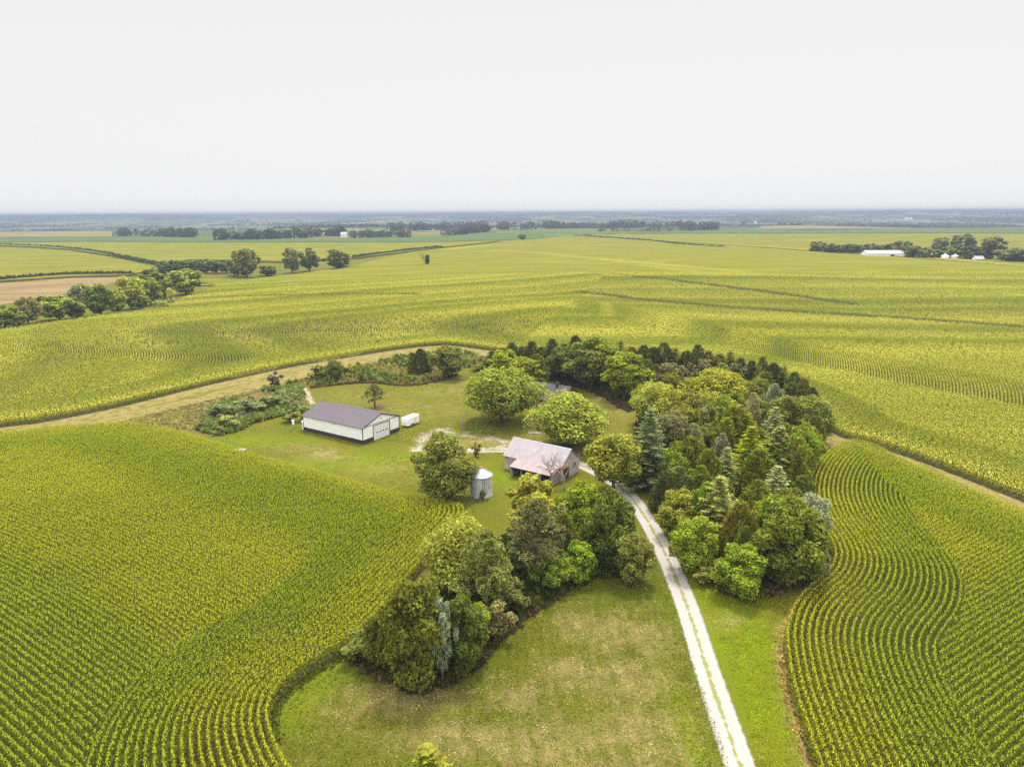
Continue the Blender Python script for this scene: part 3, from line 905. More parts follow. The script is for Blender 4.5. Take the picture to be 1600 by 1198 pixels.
b = MB(); b.prism([(-3.5 - .5, 3.6), (-3.5 + .5, 3.6), (-3.5 + .5, 4.4), (-3.5 - .5, 4.4)], 'x', -.05, -.006); b.build('hay_door', simple('hay_door_boards', (.30, .27, .25), .9, .1, var=.3), barn)

# --- grain bin
c0 = up1(752, 773)
gb = empty('grain_bin', (c0[0], c0[1], 0), .4)
tag(gb, 'round corrugated steel grain bin with conical roof beside the bushy tree', 'grain bin')
b = MB(); b.lathe([(2.0, .0), (2.0, 3.95)], 36); b.build('wall', M['bin_wall'], gb, True)
b = MB(); b.lathe([(2.14, 3.90), (2.14, 3.97), (.3, 5.25), (.3, 5.27)], 36); b.add([(.3 * math.cos(t), .3 * math.sin(t), 5.27) for t in np.linspace(0, 6.28, 13)[:-1]], [tuple(range(12))])
rfb = b.build('roof', M['galv'], gb)
b = MB()
for k in range(12):
    t = k * math.pi / 6
    p0 = Vector((2.1 * math.cos(t), 2.1 * math.sin(t), 4.03)); p1 = Vector((.33 * math.cos(t), .33 * math.sin(t), 5.27))
    b.tube([p0, p1], .035, 5)
b.build('seam', M['galv'], rfb)
b = MB(); b.lathe([(.36, 5.26), (.36, 5.42), (.05, 5.55)], 16); b.build('cap', M['red_paint'], gb)
b = MB(); b.box(1.98, -.35, .5, 2.05, .35, 1.6); b.build('hatch', M['galv'], gb)
b = MB(); b.lathe([(2.1, .0), (2.1, .12), (1.9, .12)], 30); b.build('footing', M['concrete'], gb)
b = MB()
ta = -R(75) - .4
for dx in (-.18, .18): b.tube([(2.07 * math.cos(ta) + dx * -math.sin(ta), 2.07 * math.sin(ta) + dx * math.cos(ta), .8), (2.07 * math.cos(ta) + dx * -math.sin(ta), 2.07 * math.sin(ta) + dx * math.cos(ta), 3.9)], .025, 5)
b.build('ladder', M['black_steel'], gb)

# --- farmhouse behind the yard trees
c0 = up1(859, 629)
hs_ = empty('farmhouse', (c0[0], c0[1], 0), R(-32))
tag(hs_, 'red farmhouse with dark purple roof mostly hidden behind the big yard trees', 'house')
b = MB(); b.prism([(-4, 0), (4, 0), (4, 2.9), (0, 5.2), (-4, 2.9)], 'x', -6.2, 6.2); b.build('wall', M['brick'], hs_)
rf = roof_slabs(-4, 4, 0, 2.9, 5.2, -6.5, 6.5, .45, .12).build('roof', M['house_roof'], hs_)
b = MB(); b.box(2.2, -.9, 4.2, 2.9, -.2, 6.1); b.build('chimney', M['dark_in'], rf)
for xx in (-4.4, -2.0, 3.2):
    b = MB(); b.box(xx - .55, -4.05, 1.0, xx + .55, -4.005, 2.2); w = b.build('window', M['white_steel'], hs_)
    b = MB(); b.box(xx - .45, -4.08, 1.1, xx + .45, -4.05, 2.1); b.build('pane', M['pane'], w)
b = MB(); b.box(.2, -4.05, .3, 1.15, -4.005, 2.35); b.build('door', M['white_steel'], hs_)
b = MB(); b.box(-1.2, -6.0, 0, 3.0, -4.06, .3); b.build('porch', M['concrete'], hs_)
b = MB(); b.prism([(-6.2, 2.35), (-4.3, 2.75), (-4.3, 2.85), (-6.2, 2.45)], 'x', -1.4, 3.2); b.build('porch_roof', M['house_roof'], hs_)
for xx in (-1.1, 2.9):
    b = MB(); b.box(xx - .06, -5.95, .3, xx + .06, -5.83, 2.4); b.build('porch_post', M['white_steel'], hs_)

# --- small yard things
def yard_pole(u, vt, vb, name, label, arm=True, box=None):
    c = up1(u, vb); h = 4.0
    for hh in np.linspace(1, 14, 261):
        if proj((c[0], c[1], hh))[1] <= vt: h = hh; break
    o = empty(name, (c[0], c[1], 0), random.uniform(0, 3)); tag(o, label, 'pole')
    b = MB(); b.tube([(0, 0, 0), (0, 0, h)], [.11, .08] if box is None else [.06, .04], 8); b.build('post', M['pole_wood'], o)
    if arm:
        b = MB(); b.tube([(0, 0, h - .25), (.5, 0, h - .1), (.8, 0, h - .12)], .03, 6); a_ = b.build('arm', M['galv'], o)
        b = MB(); b.lathe([(.0, h - .08), (.13, h - .12), (.16, h - .28), (.0, h - .3)], 10, (.85, 0)); b.build('lamp_head', M['galv'], a_)
    if box is not None:
        b = MB(); b.box(-.45, -.5, box, .45, -.06, box + 1.0); bx_ = b.build('box', M['white_steel'], o)
        b = MB(); b.box(-.3, -.53, box + .2, .3, -.50, box + .8); b.build('panel', M['door_steel'], bx_)
        b = MB(); b.tube([(-.5, 0, box + .2), (0, 0, h * .8)], .02, 4); b.tube([(.5, 0, box + .2), (0, 0, h * .8)], .02, 4); b.build('stay', M['galv'], o)
yard_pole(723, 648, 674, 'yard_light', 'short pale light pole beside the gravel turnaround')
yard_pole(930, 650, 681, 'yard_light', 'pale light pole under the spreading tree right of the barn')
yard_pole(457, 622, 673, 'mast', 'thin mast carrying a white box by the weeds left of the shed', arm=False, box=1.6)

c0 = up1(374, 704)
pad = empty('well_pad', (c0[0], c0[1], 0), .3); tag(pad, 'pale concrete pad with a thin standpipe at the edge of the left corn', 'pad')
b = MB(); b.prism([(-1.3, -.8), (1.2, -1.0), (1.5, .5), (.1, 1.1), (-1.4, .7)], 'z', 0, .22); b.build('slab', M['concrete'], pad)
b = MB(); b.tube([(0, 0, .22), (0, 0, 2.2)], .04, 6); b.tube([(0, 0, 2.0), (.25, 0, 2.0)], .03, 6); b.build('standpipe', M['galv'], pad)
c0 = up1(388, 648)
b = MB(); b.prism([(-1.5, -.7), (1.4, -.9), (1.6, .6), (-1.2, .9)], 'z', 0, .55)
tag(b.build('concrete_slab', M['concrete'], loc=(c0[0], c0[1], 0)), 'pale concrete slab lying among the weeds left of the shed', 'slab')
c0 = up1(836, 676)
b = MB(); b.box(-1.6, -1.0, 0, 1.6, 1.0, .12); tag(b.build('concrete_slab', M['concrete'], loc=(c0[0], c0[1], 0)), 'flat concrete slab in the grass just behind the barn ridge', 'slab')
c0 = up1(911, 661)
b = MB(); b.prism([(-2.6, -.8), (2.2, -1.1), (2.8, .4), (.4, 1.0), (-2.2, .7)], 'z', 0, .25)
tag(b.build('rock_bed', simple('pink_rock', (.24, .17, .145), .95, .1, var=.4, scale=6), loc=(c0[0], c0[1], 0)), 'pinkish rock bed under the spreading tree behind the barn', 'rock bed')
c0 = up1(768, 640)
tk = empty('gas_tank', (c0[0], c0[1], 0), .35); tag(tk, 'white gas tank lying under the big yard tree', 'tank')
b = MB(); b.tube([(-1.45, 0, .85), (-1.25, 0, .85), (-1.0, 0, .85), (1.0, 0, .85), (1.25, 0, .85), (1.45, 0, .85)], [.1, .38, .5, .5, .38, .1], 16); b.build('vessel', M['white_steel'], tk, True)
for xx in (-.8, .8):
    b = MB(); b.box(xx - .1, -.4, 0, xx + .1, .4, .45); b.build('leg', M['concrete'], tk)
b = MB(); b.lathe([(.14, 1.33), (.14, 1.5), (.0, 1.55)], 10); b.build('valve_cover', M['white_steel'], tk)
def rock(u, v, s, label, name='boulder', c='stone'):
    p = up1(u, v); rr = np.random.default_rng(int(u))
    b = MB(); n = 9
    prof = [(.05, s * .75), (.5 * s, s * .62), (.85 * s, s * .3), (.9 * s, 0)]
    b.lathe(prof[::-1], n)
    b.v = [(x_ * rr.uniform(.75, 1.25) * 1.5, y_ * rr.uniform(.75, 1.25), z_ * rr.uniform(.8, 1.1)) for x_, y_, z_ in b.v]
    b.add([b.v[len(b.v) - n + k] for k in range(n)], [tuple(range(n))])
    tag(b.build(name, M[c], loc=(p[0], p[1], -.02)), label, 'rock')
rock(575, 593, .9, 'pinkish white boulder left of the other pale rocks on the upper lawn edge')
rock(594, 593, .6, 'small bright white boulder between two larger ones on the upper lawn edge')
rock(606, 597, .9, 'long white boulder right of the others on the upper lawn edge')
c0 = up1(594, 634)
b = MB(); b.lathe([(2.0, .0), (1.6, .14), (.5, .2), (.0, .2)], 18); tag(b.build('mulch_ring', M['mulch'], loc=(c0[0], c0[1], 0)), 'brown mulch ring around the small pine behind the shed', 'mulch')

# ------------------------------------------------------------------ trees
def orient_quads(P, nrm, w, l, rg, axis=None):
    """one rhombus leaf clump per point; nrm is its normal, axis its long direction"""
    n = len(P)
    if axis is None:
        a = rg.normal(size=(n, 3)); a -= nrm * (a * nrm).sum(1)[:, None]
    else:
        a = axis
    a = a / (np.linalg.norm(a, axis=1)[:, None] + 1e-9)
    b = np.cross(nrm, a); b /= np.linalg.norm(b, axis=1)[:, None] + 1e-9
    w = np.broadcast_to(w, (n,))[:, None]; l = np.broadcast_to(l, (n,))[:, None]
    V = np.stack([P - a * l, P - b * w + a * l * .1, P + a * l, P + b * w + a * l * .1], 1)
    return V.reshape(-1, 3)

def unit(a): return a / (np.linalg.norm(a, axis=1)[:, None] + 1e-9)
def quad_mesh(name, V, mat):
    return mesh_np(name, V, quads=np.arange(len(V), dtype=np.int32).reshape(-1, 4), mats=[M[mat]])

def limbs(mb, base, tips, r0, rg, n=6):
    for tp in tips:
        s = Vector(base); e_ = Vector(tp)
        m_ = s.lerp(e_, .5) + Vector((rg.normal(0, .25), rg.normal(0, .25), -.2 + rg.normal(0, .2)))
        mb.tube([s, m_, e_], [r0, r0 * .6, r0 * .2], n, cap=False)

def deciduous(seed, n=8500, leaf=.24, nl=22, cb=.12, openness=.0, H=10.0, RR=4.0, wide=1.0):
    rg = np.random.default_rng(seed)
    c = np.array([0, 0, H * (cb + (1 - cb) / 2)]); hh = H * (1 - cb) / 2
    lob = []
    for i in range(nl):
        z = 1 - 2 * (i + .5) / nl; t = i * 2.39996 + rg.normal(0, .35)
        r = math.sqrt(max(0, 1 - z * z))
        k = rg.uniform(.45, .95)
        lr = rg.uniform(.18, .42) * RR
        prof = 1.0 if z > -.3 else .88
        p = c + np.array([math.cos(t) * r * (RR - lr * .4) * k * 1.15 * prof, math.sin(t) * r * (RR - lr * .4) * k * 1.15 * prof, z * (hh - lr * .55) * (.95 if z > 0 else .85)])
        lob.append((p, lr))
    lob.append((c, RR * .5))
    w = np.array([l[1] ** 2 for l in lob]); w /= w.sum()
    which = rg.choice(len(lob), n, p=w)
    C = np.array([l[0] for l in lob])[which]; LR = np.array([l[1] for l in lob])[which]
    d = unit(rg.normal(size=(n, 3)) + np.array([0, 0, .25]))
    bumpy = 1 + .2 * np.sin(d[:, 0] * 5 + which) * np.sin(d[:, 1] * 6 + which * 2) + .1 * np.sin(d[:, 2] * 9 + which)
    rad = LR * bumpy * (1 - .38 * rg.random(n) ** 2.0 + .16 * (rg.random(n) < .12) * rg.random(n))
    P = C + d * rad[:, None] * np.array([1, 1, .85])
    keep = P[:, 2] > .25
    for p, lr in lob:
        keep &= ~((np.linalg.norm((P - p) / [1, 1, .85], axis=1) < lr * .62))
    P = P[keep]; d = d[keep]
    nrm = unit(d * .7 + np.array([0, 0, .45]) + rg.normal(0, .55, P.shape))
    s = leaf * rg.uniform(.6, 1.35, len(P))
    V = orient_quads(P, nrm, s * .75, s, rg)
    crown = quad_mesh('crown', V, 'leaf')
    mb = MB()
    th = H * (cb + .22)
    mb.tube([(0, 0, -.1), (.05, .03, th * .35), (rg.normal(0, .15), rg.normal(0, .15), th)], [.34, .25, .2], 8)
    tips = [tuple(l[0]) for l in lob[:nl:2]]
    limbs(mb, (0, 0, th * .8), tips, .14, rg)
    return crown, mb

def spruce(seed, H=10.0, RR=2.6, levels=26, nb=9):
    rg = np.random.default_rng(seed); P = []; A = []; Nn = []; S = []
    for k in range(levels):
        f = (k + .2 * rg.random()) / levels
        z = H * (.06 + .94 * f)
        L_ = RR * (1 - f) ** .85 * rg.uniform(.88, 1.1) + .12
        t0 = rg.uniform(0, 6.28)
        m_ = max(4, int(nb * (1 - .45 * f)))
        for j in range(m_):
            t = t0 + 6.283 * j / m_ + rg.normal(0, .15)
            L2 = L_ * rg.uniform(.6, 1.2)
            dv_ = np.array([math.cos(t), math.sin(t), 0]); sd_ = np.array([-math.sin(t), math.cos(t), 0])
            ns = max(3, int(L2 / .24))
            for i in range(ns):
                q = (i + .6) / ns
                base = np.array([0, 0, z]) + dv_ * L2 * q + np.array([0, 0, -.42 * L2 * q * (1 - .55 * q) + .16 * L2 * q ** 3])
                wd_ = .42 * L2 * (1 - q) * .55 + .16
                for sg in (-1, 1, 0):
                    ax = dv_ * .7 + sd_ * sg * .9 + np.array([0, 0, -.12 + .1 * rg.normal()])
                    P.append(base + ax * wd_ * .5 * (1 if sg else .4)); A.append(ax); Nn.append(np.array([0, 0, 1.]) + .35 * rg.normal(size=3)); S.append((.085, wd_ * .55 + .05))
    P = np.array(P); A = unit(np.array(A)); Nn = np.array(Nn); Nn -= A * (Nn * A).sum(1)[:, None]; Nn = unit(Nn); S = np.array(S)
    V = orient_quads(P, Nn, S[:, 0], S[:, 1], rg, A)
    mb = MB(); mb.tube([(0, 0, -.1), (0, 0, H * .97)], [.2, .02], 7)
    return quad_mesh('crown', V, 'needle'), mb

def cedar(seed, n=8500, H=10.0, RR=2.8, leaders=6):
    rg = np.random.default_rng(seed); Ps = []; Ds = []
    cones = [(0, 0, H, RR)]
    for i in range(leaders):
        t = i * 6.283 / leaders + rg.normal(0, .3); r = RR * rg.uniform(.35, .8)
        cones.append((math.cos(t) * r, math.sin(t) * r, H * rg.uniform(.45, .92), RR * rg.uniform(.4, .7)))
    ws = np.array([c[3] * c[2] for c in cones]); ws /= ws.sum()
    for (cx, cy_, ch, cr_), w in zip(cones, ws):
        m_ = int(n * w)
        f = rg.random(m_) ** 1.25 * .97 + .02
        prof = np.where(f < .22, .72 + .28 * f / .22, (1 - (f - .22) / .78) ** .55)
        t = rg.uniform(0, 6.283, m_)
        lump = 1 + .24 * np.sin(3 * t + 9 * f + cx) + .2 * np.sin(7 * t - 15 * f + cy_) + .12 * np.sin(11 * t + 31 * f)
        rr = cr_ * prof * lump * (1 - .32 * rg.random(m_) ** 2) + .05
        Ps.append(np.column_stack([cx + np.cos(t) * rr, cy_ + np.sin(t) * rr, f * ch + .1]))
        Ds.append(np.column_stack([np.cos(t), np.sin(t), np.full(m_, .55)]))
    P = np.vstack(Ps); D = unit(np.vstack(Ds))
    keep = np.ones(len(P), bool)
    for cx, cy_, ch, cr_ in cones:
        f = P[:, 2] / ch; pr = np.where(f < .22, .72 + .28 * f / .22, np.clip(1 - (f - .22) / .78, 0, 1) ** .55)
        keep &= ~((np.hypot(P[:, 0] - cx, P[:, 1] - cy_) < cr_ * pr * .6) & (f < .95))
    P = P[keep]; D = D[keep]
    A = unit(D + np.array([0, 0, .5]) + rg.normal(0, .38, P.shape))
    Nn = unit(D * .6 + np.array([0, 0, .4]) + rg.normal(0, .4, P.shape)); Nn -= A * (Nn * A).sum(1)[:, None]; Nn = unit(Nn)
    l = rg.uniform(.16, .36, len(P)) * np.where(rg.random(len(P)) < .15, 1.6, 1)
    V = orient_quads(P, Nn, l * .36, l, rg, A)
    mb = MB(); mb.tube([(0, 0, -.1), (0, 0, H * .8)], [.22, .04], 7)
    return quad_mesh('crown', V, 'needle'), mb

def pine(seed, H=12.0, RR=4.0, nc=58, sparse=1.0, clear=.27):
    rg = np.random.default_rng(seed); P = []; A = []; tips = []
    for i in range(nc):
        f = (i + rg.random()) / nc
        z = H * (clear + (1 - clear - .04) * f)
        L_ = RR * (1 - .9 * f ** 1.6) * rg.uniform(.45, 1.0) * (.75 + .5 * min(f * 3, 1) if f < .33 else 1)
        t = i * 2.39996 + rg.normal(0, .4)
        tip = np.array([math.cos(t) * L_, math.sin(t) * L_, z + .12 * L_])
        tips.append((z - .3 * L_ * .5, tip))
        nt_ = int(13 * sparse)
        cr_ = rg.uniform(.6, 1.0)
        for j in range(nt_):
            d = rg.normal(size=3); d /= np.linalg.norm(d); d[2] = abs(d[2]) * .8 - .1
            c = tip + d * cr_ * np.array([1, 1, .7])
            m_ = 13
            a = unit(rg.normal(size=(m_, 3)) * .75 + d * .7 + np.array([0, 0, .5]))
            P.append(c + a * .2); A.append(a)
    P = np.vstack(P); A = np.vstack(A)
    Nn = rg.normal(size=P.shape) * .6 + np.array([0, 0, 1.]); Nn -= A * (Nn * A).sum(1)[:, None]; Nn = unit(Nn)
    V = orient_quads(P, Nn, .075, .25 * rg.uniform(.8, 1.2, len(P)), rg, A)
    mb = MB(); mb.tube([(0, 0, -.1), (.06, 0, H * .4), (0, .05, H * .96)], [.3, .22, .05], 8)
    for z, tp in tips[::1]:
        mb.tube([(0, 0, z), tuple((np.array([0, 0, z]) + tp) / 2 + [0, 0, .1]), tuple(tp)], [.07, .05, .02], 5, cap=False)
    return quad_mesh('crown', V, 'needle'), mb

def deadtree(seed, H=6.0):
    rg = np.random.default_rng(seed); mb = MB()
    def br(p, d, l, r, k):
        q = p + d * l
        m_ = p + d * l * .5 + Vector(rg.normal(0, .05 * l, 3))
        mb.tube([p, m_, q], [r, r * .8, r * .55], 6 if k < 2 else 4, cap=False)
        if k >= 5: return
        for i in range(3 if k < 3 else 2):
            nd_ = (d + Vector(rg.normal(0, .48, 3)) + Vector((0, 0, .12))).normalized()
            br(q if i else p.lerp(q, .75), nd_, l * rg.uniform(.6, .85), r * .56, k + 1)
    br(Vector((0, 0, -.1)), Vector((0, 0, 1)), H * .26, .16, 0)
    return mb

protos = {}
def proto(key, fn, barkmat):
    crown, mb = fn
    me = bpy.data.meshes.new('trunk'); me.from_pydata(mb.v, [], mb.f); me.materials.append(M[barkmat]); me.update()
    h = max(v.co.z for v in crown.vertices); r = np.percentile([math.hypot(v.co.x, v.co.y) for v in crown.vertices], 97)
    protos[key] = (crown, me, h, float(r))
for i in range(5): proto('dec%d' % i, deciduous(20 + i, n=12500, nl=20 + 3 * i, leaf=.20), 'bark')
for i in range(2): proto('wide%d' % i, deciduous(40 + i, n=22000, nl=36, cb=.13, RR=5.6, leaf=.185), 'bark')
for i in range(3): proto('low%d' % i, deciduous(60 + i, n=3200, nl=16, leaf=.40, cb=.04), 'bark')
for i in range(3): proto('bush%d' % i, deciduous(70 + i, n=14500, nl=28, cb=-.04, leaf=.195), 'bark')
for i in range(2): proto('shrub%d' % i, deciduous(80 + i, n=1600, nl=9, leaf=.42, cb=0.0), 'bark')
for i in range(3): proto('spruce%d' % i, spruce(90 + i), 'bark')
for i in range(4): proto('cedar%d' % i, cedar(100 + i, leaders=4 + i), 'bark')
proto('mound', cedar(140, n=15000, H=8.0, RR=4.4, leaders=10), 'bark')
for i in range(2): proto('pine%d' % i, pine(120 + i), 'bark_pine')
proto('smallpine', pine(130, H=7, RR=2.9, nc=24, sparse=.8, clear=.3), 'bark_pine')

NAMES = dict(mound='cedar_tree', bush='broadleaf_tree', dec='broadleaf_tree', wide='broadleaf_tree', low='broadleaf_tree', shrub='shrub', spruce='spruce_tree', cedar='cedar_tree', pine='pine_tree', smallpine='pine_tree')
def tree(key, u, vt, vb, wpx, colour, label, group=None, d_off=0.0):
    crown, trunk, h0, r0 = protos[key]
    c = up1(u, vb)
    z0 = float(hz(c[0], c[1]))
    dep = proj((c[0], c[1], z0))[2]
    lo, hi = .3, 60.0
    for _ in range(40):
        m_ = (lo + hi) / 2
        if proj((c[0], c[1], z0 + m_))[1] > vt: lo = m_
        else: hi = m_
    h = lo; r = wpx / 2 * dep / F_PX
    kind = key.rstrip('0123456789')
    rk = 2.06 if colour[0] < .84 * colour[1] else 1.78
    colour = (colour[0] * rk, colour[1] * 1.70, colour[2] * 1.65)
    if kind == 'low': colour = tuple(a * 1.35 for a in colour)
    if kind == 'shrub': colour = (colour[0] * 1.2, colour[1] * 1.02, colour[2] * 1.7)
    if kind == 'spruce': r *= 1.5; colour = (colour[0] * .80, colour[1] * .80, colour[2] * .50)
    o = empty(NAMES[kind], (c[0], c[1], z0), random.uniform(0, 6.28), (r / r0, r / r0, h / h0))
    tag(o, label, 'shrub' if kind == 'shrub' else 'tree', group)
    t = link('trunk', trunk, o)
    k = link('crown', crown, o)
    j0 = random.uniform(.9, 1.1); j = [j0 * random.uniform(.97, 1.03) for _ in range(3)]
    k.color = (*[a * b_ for a, b_ in zip(colour, j)], 1)
    return o

MID = (.100, .150, .014); LIME = (.155, .195, .026); DARK = (.062, .092, .014); OLIVE = (.115, .130, .024); DULL = (.115, .120, .045)
CED = (.075, .098, .012); CEDD = (.045, .060, .014); RUST = (.105, .095, .012); BLUE = (.115, .140, .060); PALE = (.17, .19, .075); SILV = (.17, .20, .125); PIN = (.125, .145, .032); YEL = (.140, .165, .014)
GY, GF, GB, GE = 'big trees of the farmyard', 'trees of the row along the front lawn', 'dark cedars at the back of the grove', 'trees of the grove right of the drive'

T = tree
# front row along the lawn
T('pine0', 760, 826, 962, 100, PIN, 'tall olive pine with a bare lower trunk, nearer the front lawn of two', GF)
T('pine1', 836, 780, 908, 112, (.105, .108, .036), 'broad brownish pine behind the paler pine at the front lawn', GF)
T('wide0', 722, 806, 925, 130, LIME, 'bright lime green broadleaf tree between the left corn and the pines', GF)
T('dec0', 835, 745, 850, 95, LIME, 'lime green tree just in front of the barn lean-to', GF)
T('bush0', 908, 752, 850, 85, (.12, .18, .012), 'bright green tree between the barn and the front row, beside a blue spruce', GF)
T('bush1', 950, 762, 885, 85, DARK, 'dark green tree at the drive end of the front row', GF)
T('spruce0', 876, 786, 880, 46, BLUE, 'blue-grey spruce tip poking out behind the broad brownish pine', GF)
T('bush2', 988, 832, 912, 64, OLIVE, 'small olive tree standing alone between the front row and the drive', GF)
T('bush0', 650, 900, 1068, 118, (.092, .104, .013), 'large rounded dark cedar with a broken branch at the lawn end of the front row', GF)
T('bush2', 606, 948, 1038, 70, (.094, .108, .014), 'low olive cedar beside the corn at the tip of the front row', GF)
T('bush1', 722, 925, 1050, 84, DARK, 'dense dark green tree right of the silver tree at the front lawn edge', GF)
T('bush2', 735, 940, 1020, 76, MID, 'green broadleaf tree below the taller pine, edge of the front lawn', GF)
T('dec0', 692, 932, 1066, 46, SILV, 'slim silver-leaved tree among the dark cedars of the front row', GF)
T('bush1', 860, 862, 918, 66, MID, 'low green tree at the foot of the broad brownish pine', GF)
T('bush0', 905, 845, 905, 62, (.10, .165, .012), 'bright green low tree between the brownish pine and the drive', GF)
T('shrub0', 800, 905, 955, 62, DARK, 'dark rounded shrub right of the taller pine trunk', GF)
T('shrub1', 775, 935, 995, 60, OLIVE, 'olive shrub at the base of the taller pine', GF)
T('shrub0', 560, 985, 1030, 62, (.075, .115, .014), 'low leafy bush where the corn meets the front lawn', GF)
T('spruce1', 672, 1168, 1330, 120, (.115, .145, .028), 'yellow-green young spruce whose tip shows at the bottom of the front lawn')
T('cedar3', 948, 842, 893, 58, DARK, 'dark low cedar at the drive end of the front row', GF)
T('cedar3', 880, 800, 890, 60, CED, 'dark cedar squeezed between the blue spruce and the bright green tree', GF)
# yard
T('bush0', 693, 676, 782, 92, OLIVE, 'dense bushy tree standing against the grain bin', GY)
T('wide1', 784, 574, 660, 128, (.118, .155, .022), 'wide green tree beside the farmhouse over the white gas tank', GY)
T('wide0', 886, 611, 696, 130, (.155, .178, .026), 'spreading yellow-green tree directly behind the barn', GY)
T('dec3', 958, 674, 768, 88, LIME, 'lime green tree leaning over the drive right of the barn', GY)
T('smallpine', 586, 599, 638, 40, (.11, .13, .035), 'small pine in a mulch ring behind the white shed', GY)
T('cedar1', 658, 544, 584, 38, CEDD, 'very dark small cedar on the far edge of the yard beside a round tree', GY)
T('dec4', 700, 540, 590, 58, OLIVE, 'round olive tree with visible trunk right of the very dark cedar', GY)
T('dec0', 790, 545, 600, 64, (.13, .185, .014), 'green tree left of a twin behind the wide yard tree', GY)
T('dec1', 822, 558, 606, 62, (.12, .165, .016), 'green tree right of its twin behind the farmhouse roof', GY)
T('shrub0', 430, 579, 606, 26, (.075, .085, .03), 'dull dark round shrub beside the dry track left of the shed', GY)
T('dec3', 524, 560, 596, 28, (.095, .11, .03), 'small thin tree in the weeds behind the shed', GY)
T('shrub1', 566, 583, 597, 14, (.055, .085, .016), 'small dark bush left of the pale rocks', GY)
T('shrub0', 582, 586, 597, 9, CEDD, 'tiny dark bush just behind the pale rocks', GY)
T('shrub1', 753, 764, 780, 13, (.07, .115, .016), 'small green shrub growing against the front of the grain bin', GY)
T('shrub0', 745, 690, 714, 16, (.10, .13, .02), 'small bush at the upper right of the bushy tree by the bin', GY)
T('shrub1', 500, 568, 592, 44, (.085, .125, .018), 'green brush patch along the dry track behind the shed', GY)
T('shrub0', 545, 568, 582, 24, (.12, .15, .02), 'pale green bush at the right end of the brush behind the shed', GY)
T('shrub0', 452, 640, 660, 26, (.085, .14, .02), 'leafy bush at the foot of the white box mast', GY)
T('shrub1', 478, 632, 656, 34, (.09, .15, .02), 'leafy bush touching the back left corner of the shed', GY)
T('shrub1', 352, 648, 672, 44, (.11, .17, .025), 'pale green mound of brush left of the concrete slab', GY)
T('shrub0', 398, 618, 645, 60, (.075, .12, .028), 'dark green brush above the concrete slab left of the shed', GY)
T('shrub0', 440, 610, 634, 44, (.09, .14, .026), 'green brush along the left side of the pale path', GY)
T('shrub1', 340, 630, 654, 50, (.07, .11, .026), 'dark low brush at the far left of the weed patch', GY)
T('shrub1', 315, 660, 672, 12, (.07, .09, .02), 'lone tiny bush at the tip of the weed patch', GY)
# grove, inner edge
T('spruce0', 1012, 638, 758, 66, (.105, .125, .075), 'big blue-grey spruce on the drive side of the grove', GE)
T('dec4', 1046, 640, 735, 58, DULL, 'brownish olive tree behind the big blue-grey spruce', GE)
T('wide1', 1024, 598, 664, 84, LIME, 'lime green tree at the inner edge of the grove near the house lawn', GE)
T('dec0', 975, 548, 624, 80, (.125, .175, .014), 'round green tree on the house side of the grove, left of a lime tree', GE)
T('wide0', 1120, 576, 650, 116, (.135, .165, .018), 'wide olive-green crown in the middle of the grove', GE)
T('dec1', 1106, 612, 672, 46, LIME, 'small lime tree between the wide olive crown and a spruce', GE)
T('dec2', 1048, 566, 622, 56, DULL, 'brown-grey tree in the grove right of the round green tree', GE)
T('dec3', 1096, 558, 612, 56, DULL, 'brown-grey tree near the back cedars, middle of three dull ones', GE)
T('dec4', 1150, 564, 620, 60, DULL, 'brown-grey tree near the back cedars, right of three dull ones', GE)
T('dec2', 920, 526, 606, 88, (.085, .115, .016), 'broad dark green tree at the back of the house lawn', GE)
T('dec1', 880, 540, 596, 52, DARK, 'dark tree left of the broad dark green one behind the house', GE)
T('cedar0', 1080, 660, 735, 46, (.13, .16, .07), 'pale-tipped cedar behind the big cedar mass, near the drive', GE)
T('cedar2', 1075, 680, 775, 66, CED, 'green cedar right of the big blue-grey spruce', GE)
T('cedar1', 1145, 632, 725, 96, YEL[:1] and (.095, .125, .012), 'wide yellow-green cedar in the centre of the grove', GE)
T('bush1', 1104, 630, 690, 46, BLUE, 'grey-green tree behind the wide yellow-green cedar', GE)
T('cedar1', 1126, 676, 740, 36, (.13, .155, .075), 'small grey-green cedar just behind a bright blue spruce', GE)
T('spruce1', 1132, 699, 776, 44, (.15, .175, .10), 'bright blue spruce in the heart of the grove', GE)
T('spruce2', 1168, 666, 760, 60, YEL, 'yellow-green pointed spruce in the centre right of the grove', GE)
T('cedar0', 1180, 700, 780, 66, (.105, .125, .012), 'olive cedar below the yellow-green pointed spruce', GE)
T('cedar3', 1173, 612, 675, 34, (.20, .195, .085), 'tan-tipped slender cedar toward the back of the grove', GE)
T('cedar2', 1206, 598, 665, 44, (.135, .155, .085), 'grey-green cedar top at the back right of the grove', GE)
T('spruce2', 1206, 636, 712, 44, (.17, .20, .115), 'bluish white tipped spruce on the right of the grove', GE)
T('spruce0', 1212, 666, 752, 66, BLUE, 'broad grey-blue spruce beside a round green tree', GE)
T('bush2', 1246, 670, 754, 66, (.11, .165, .014), 'round green tree on the corn side of the grove', GE)
T('dec4', 1262, 618, 690, 66, OLIVE, 'olive tree at the far right edge of the grove', GE)
T('cedar2', 1226, 620, 690, 48, (.10, .105, .016), 'brownish cedar left of the olive tree on the right edge', GE)
T('spruce1', 1210, 728, 800, 54, (.16, .19, .115), 'silver-blue spruce near the corn side of the grove', GE)
T('cedar3', 1180, 748, 815, 64, (.09, .12, .012), 'green cedar between two silver spruces', GE)
T('spruce2', 1118, 744, 850, 66, PALE, 'large pale spruce with light tips facing the drive', GE)
T('cedar1', 1092, 726, 800, 60, (.085, .12, .012), 'green cedar above the large pale spruce', GE)
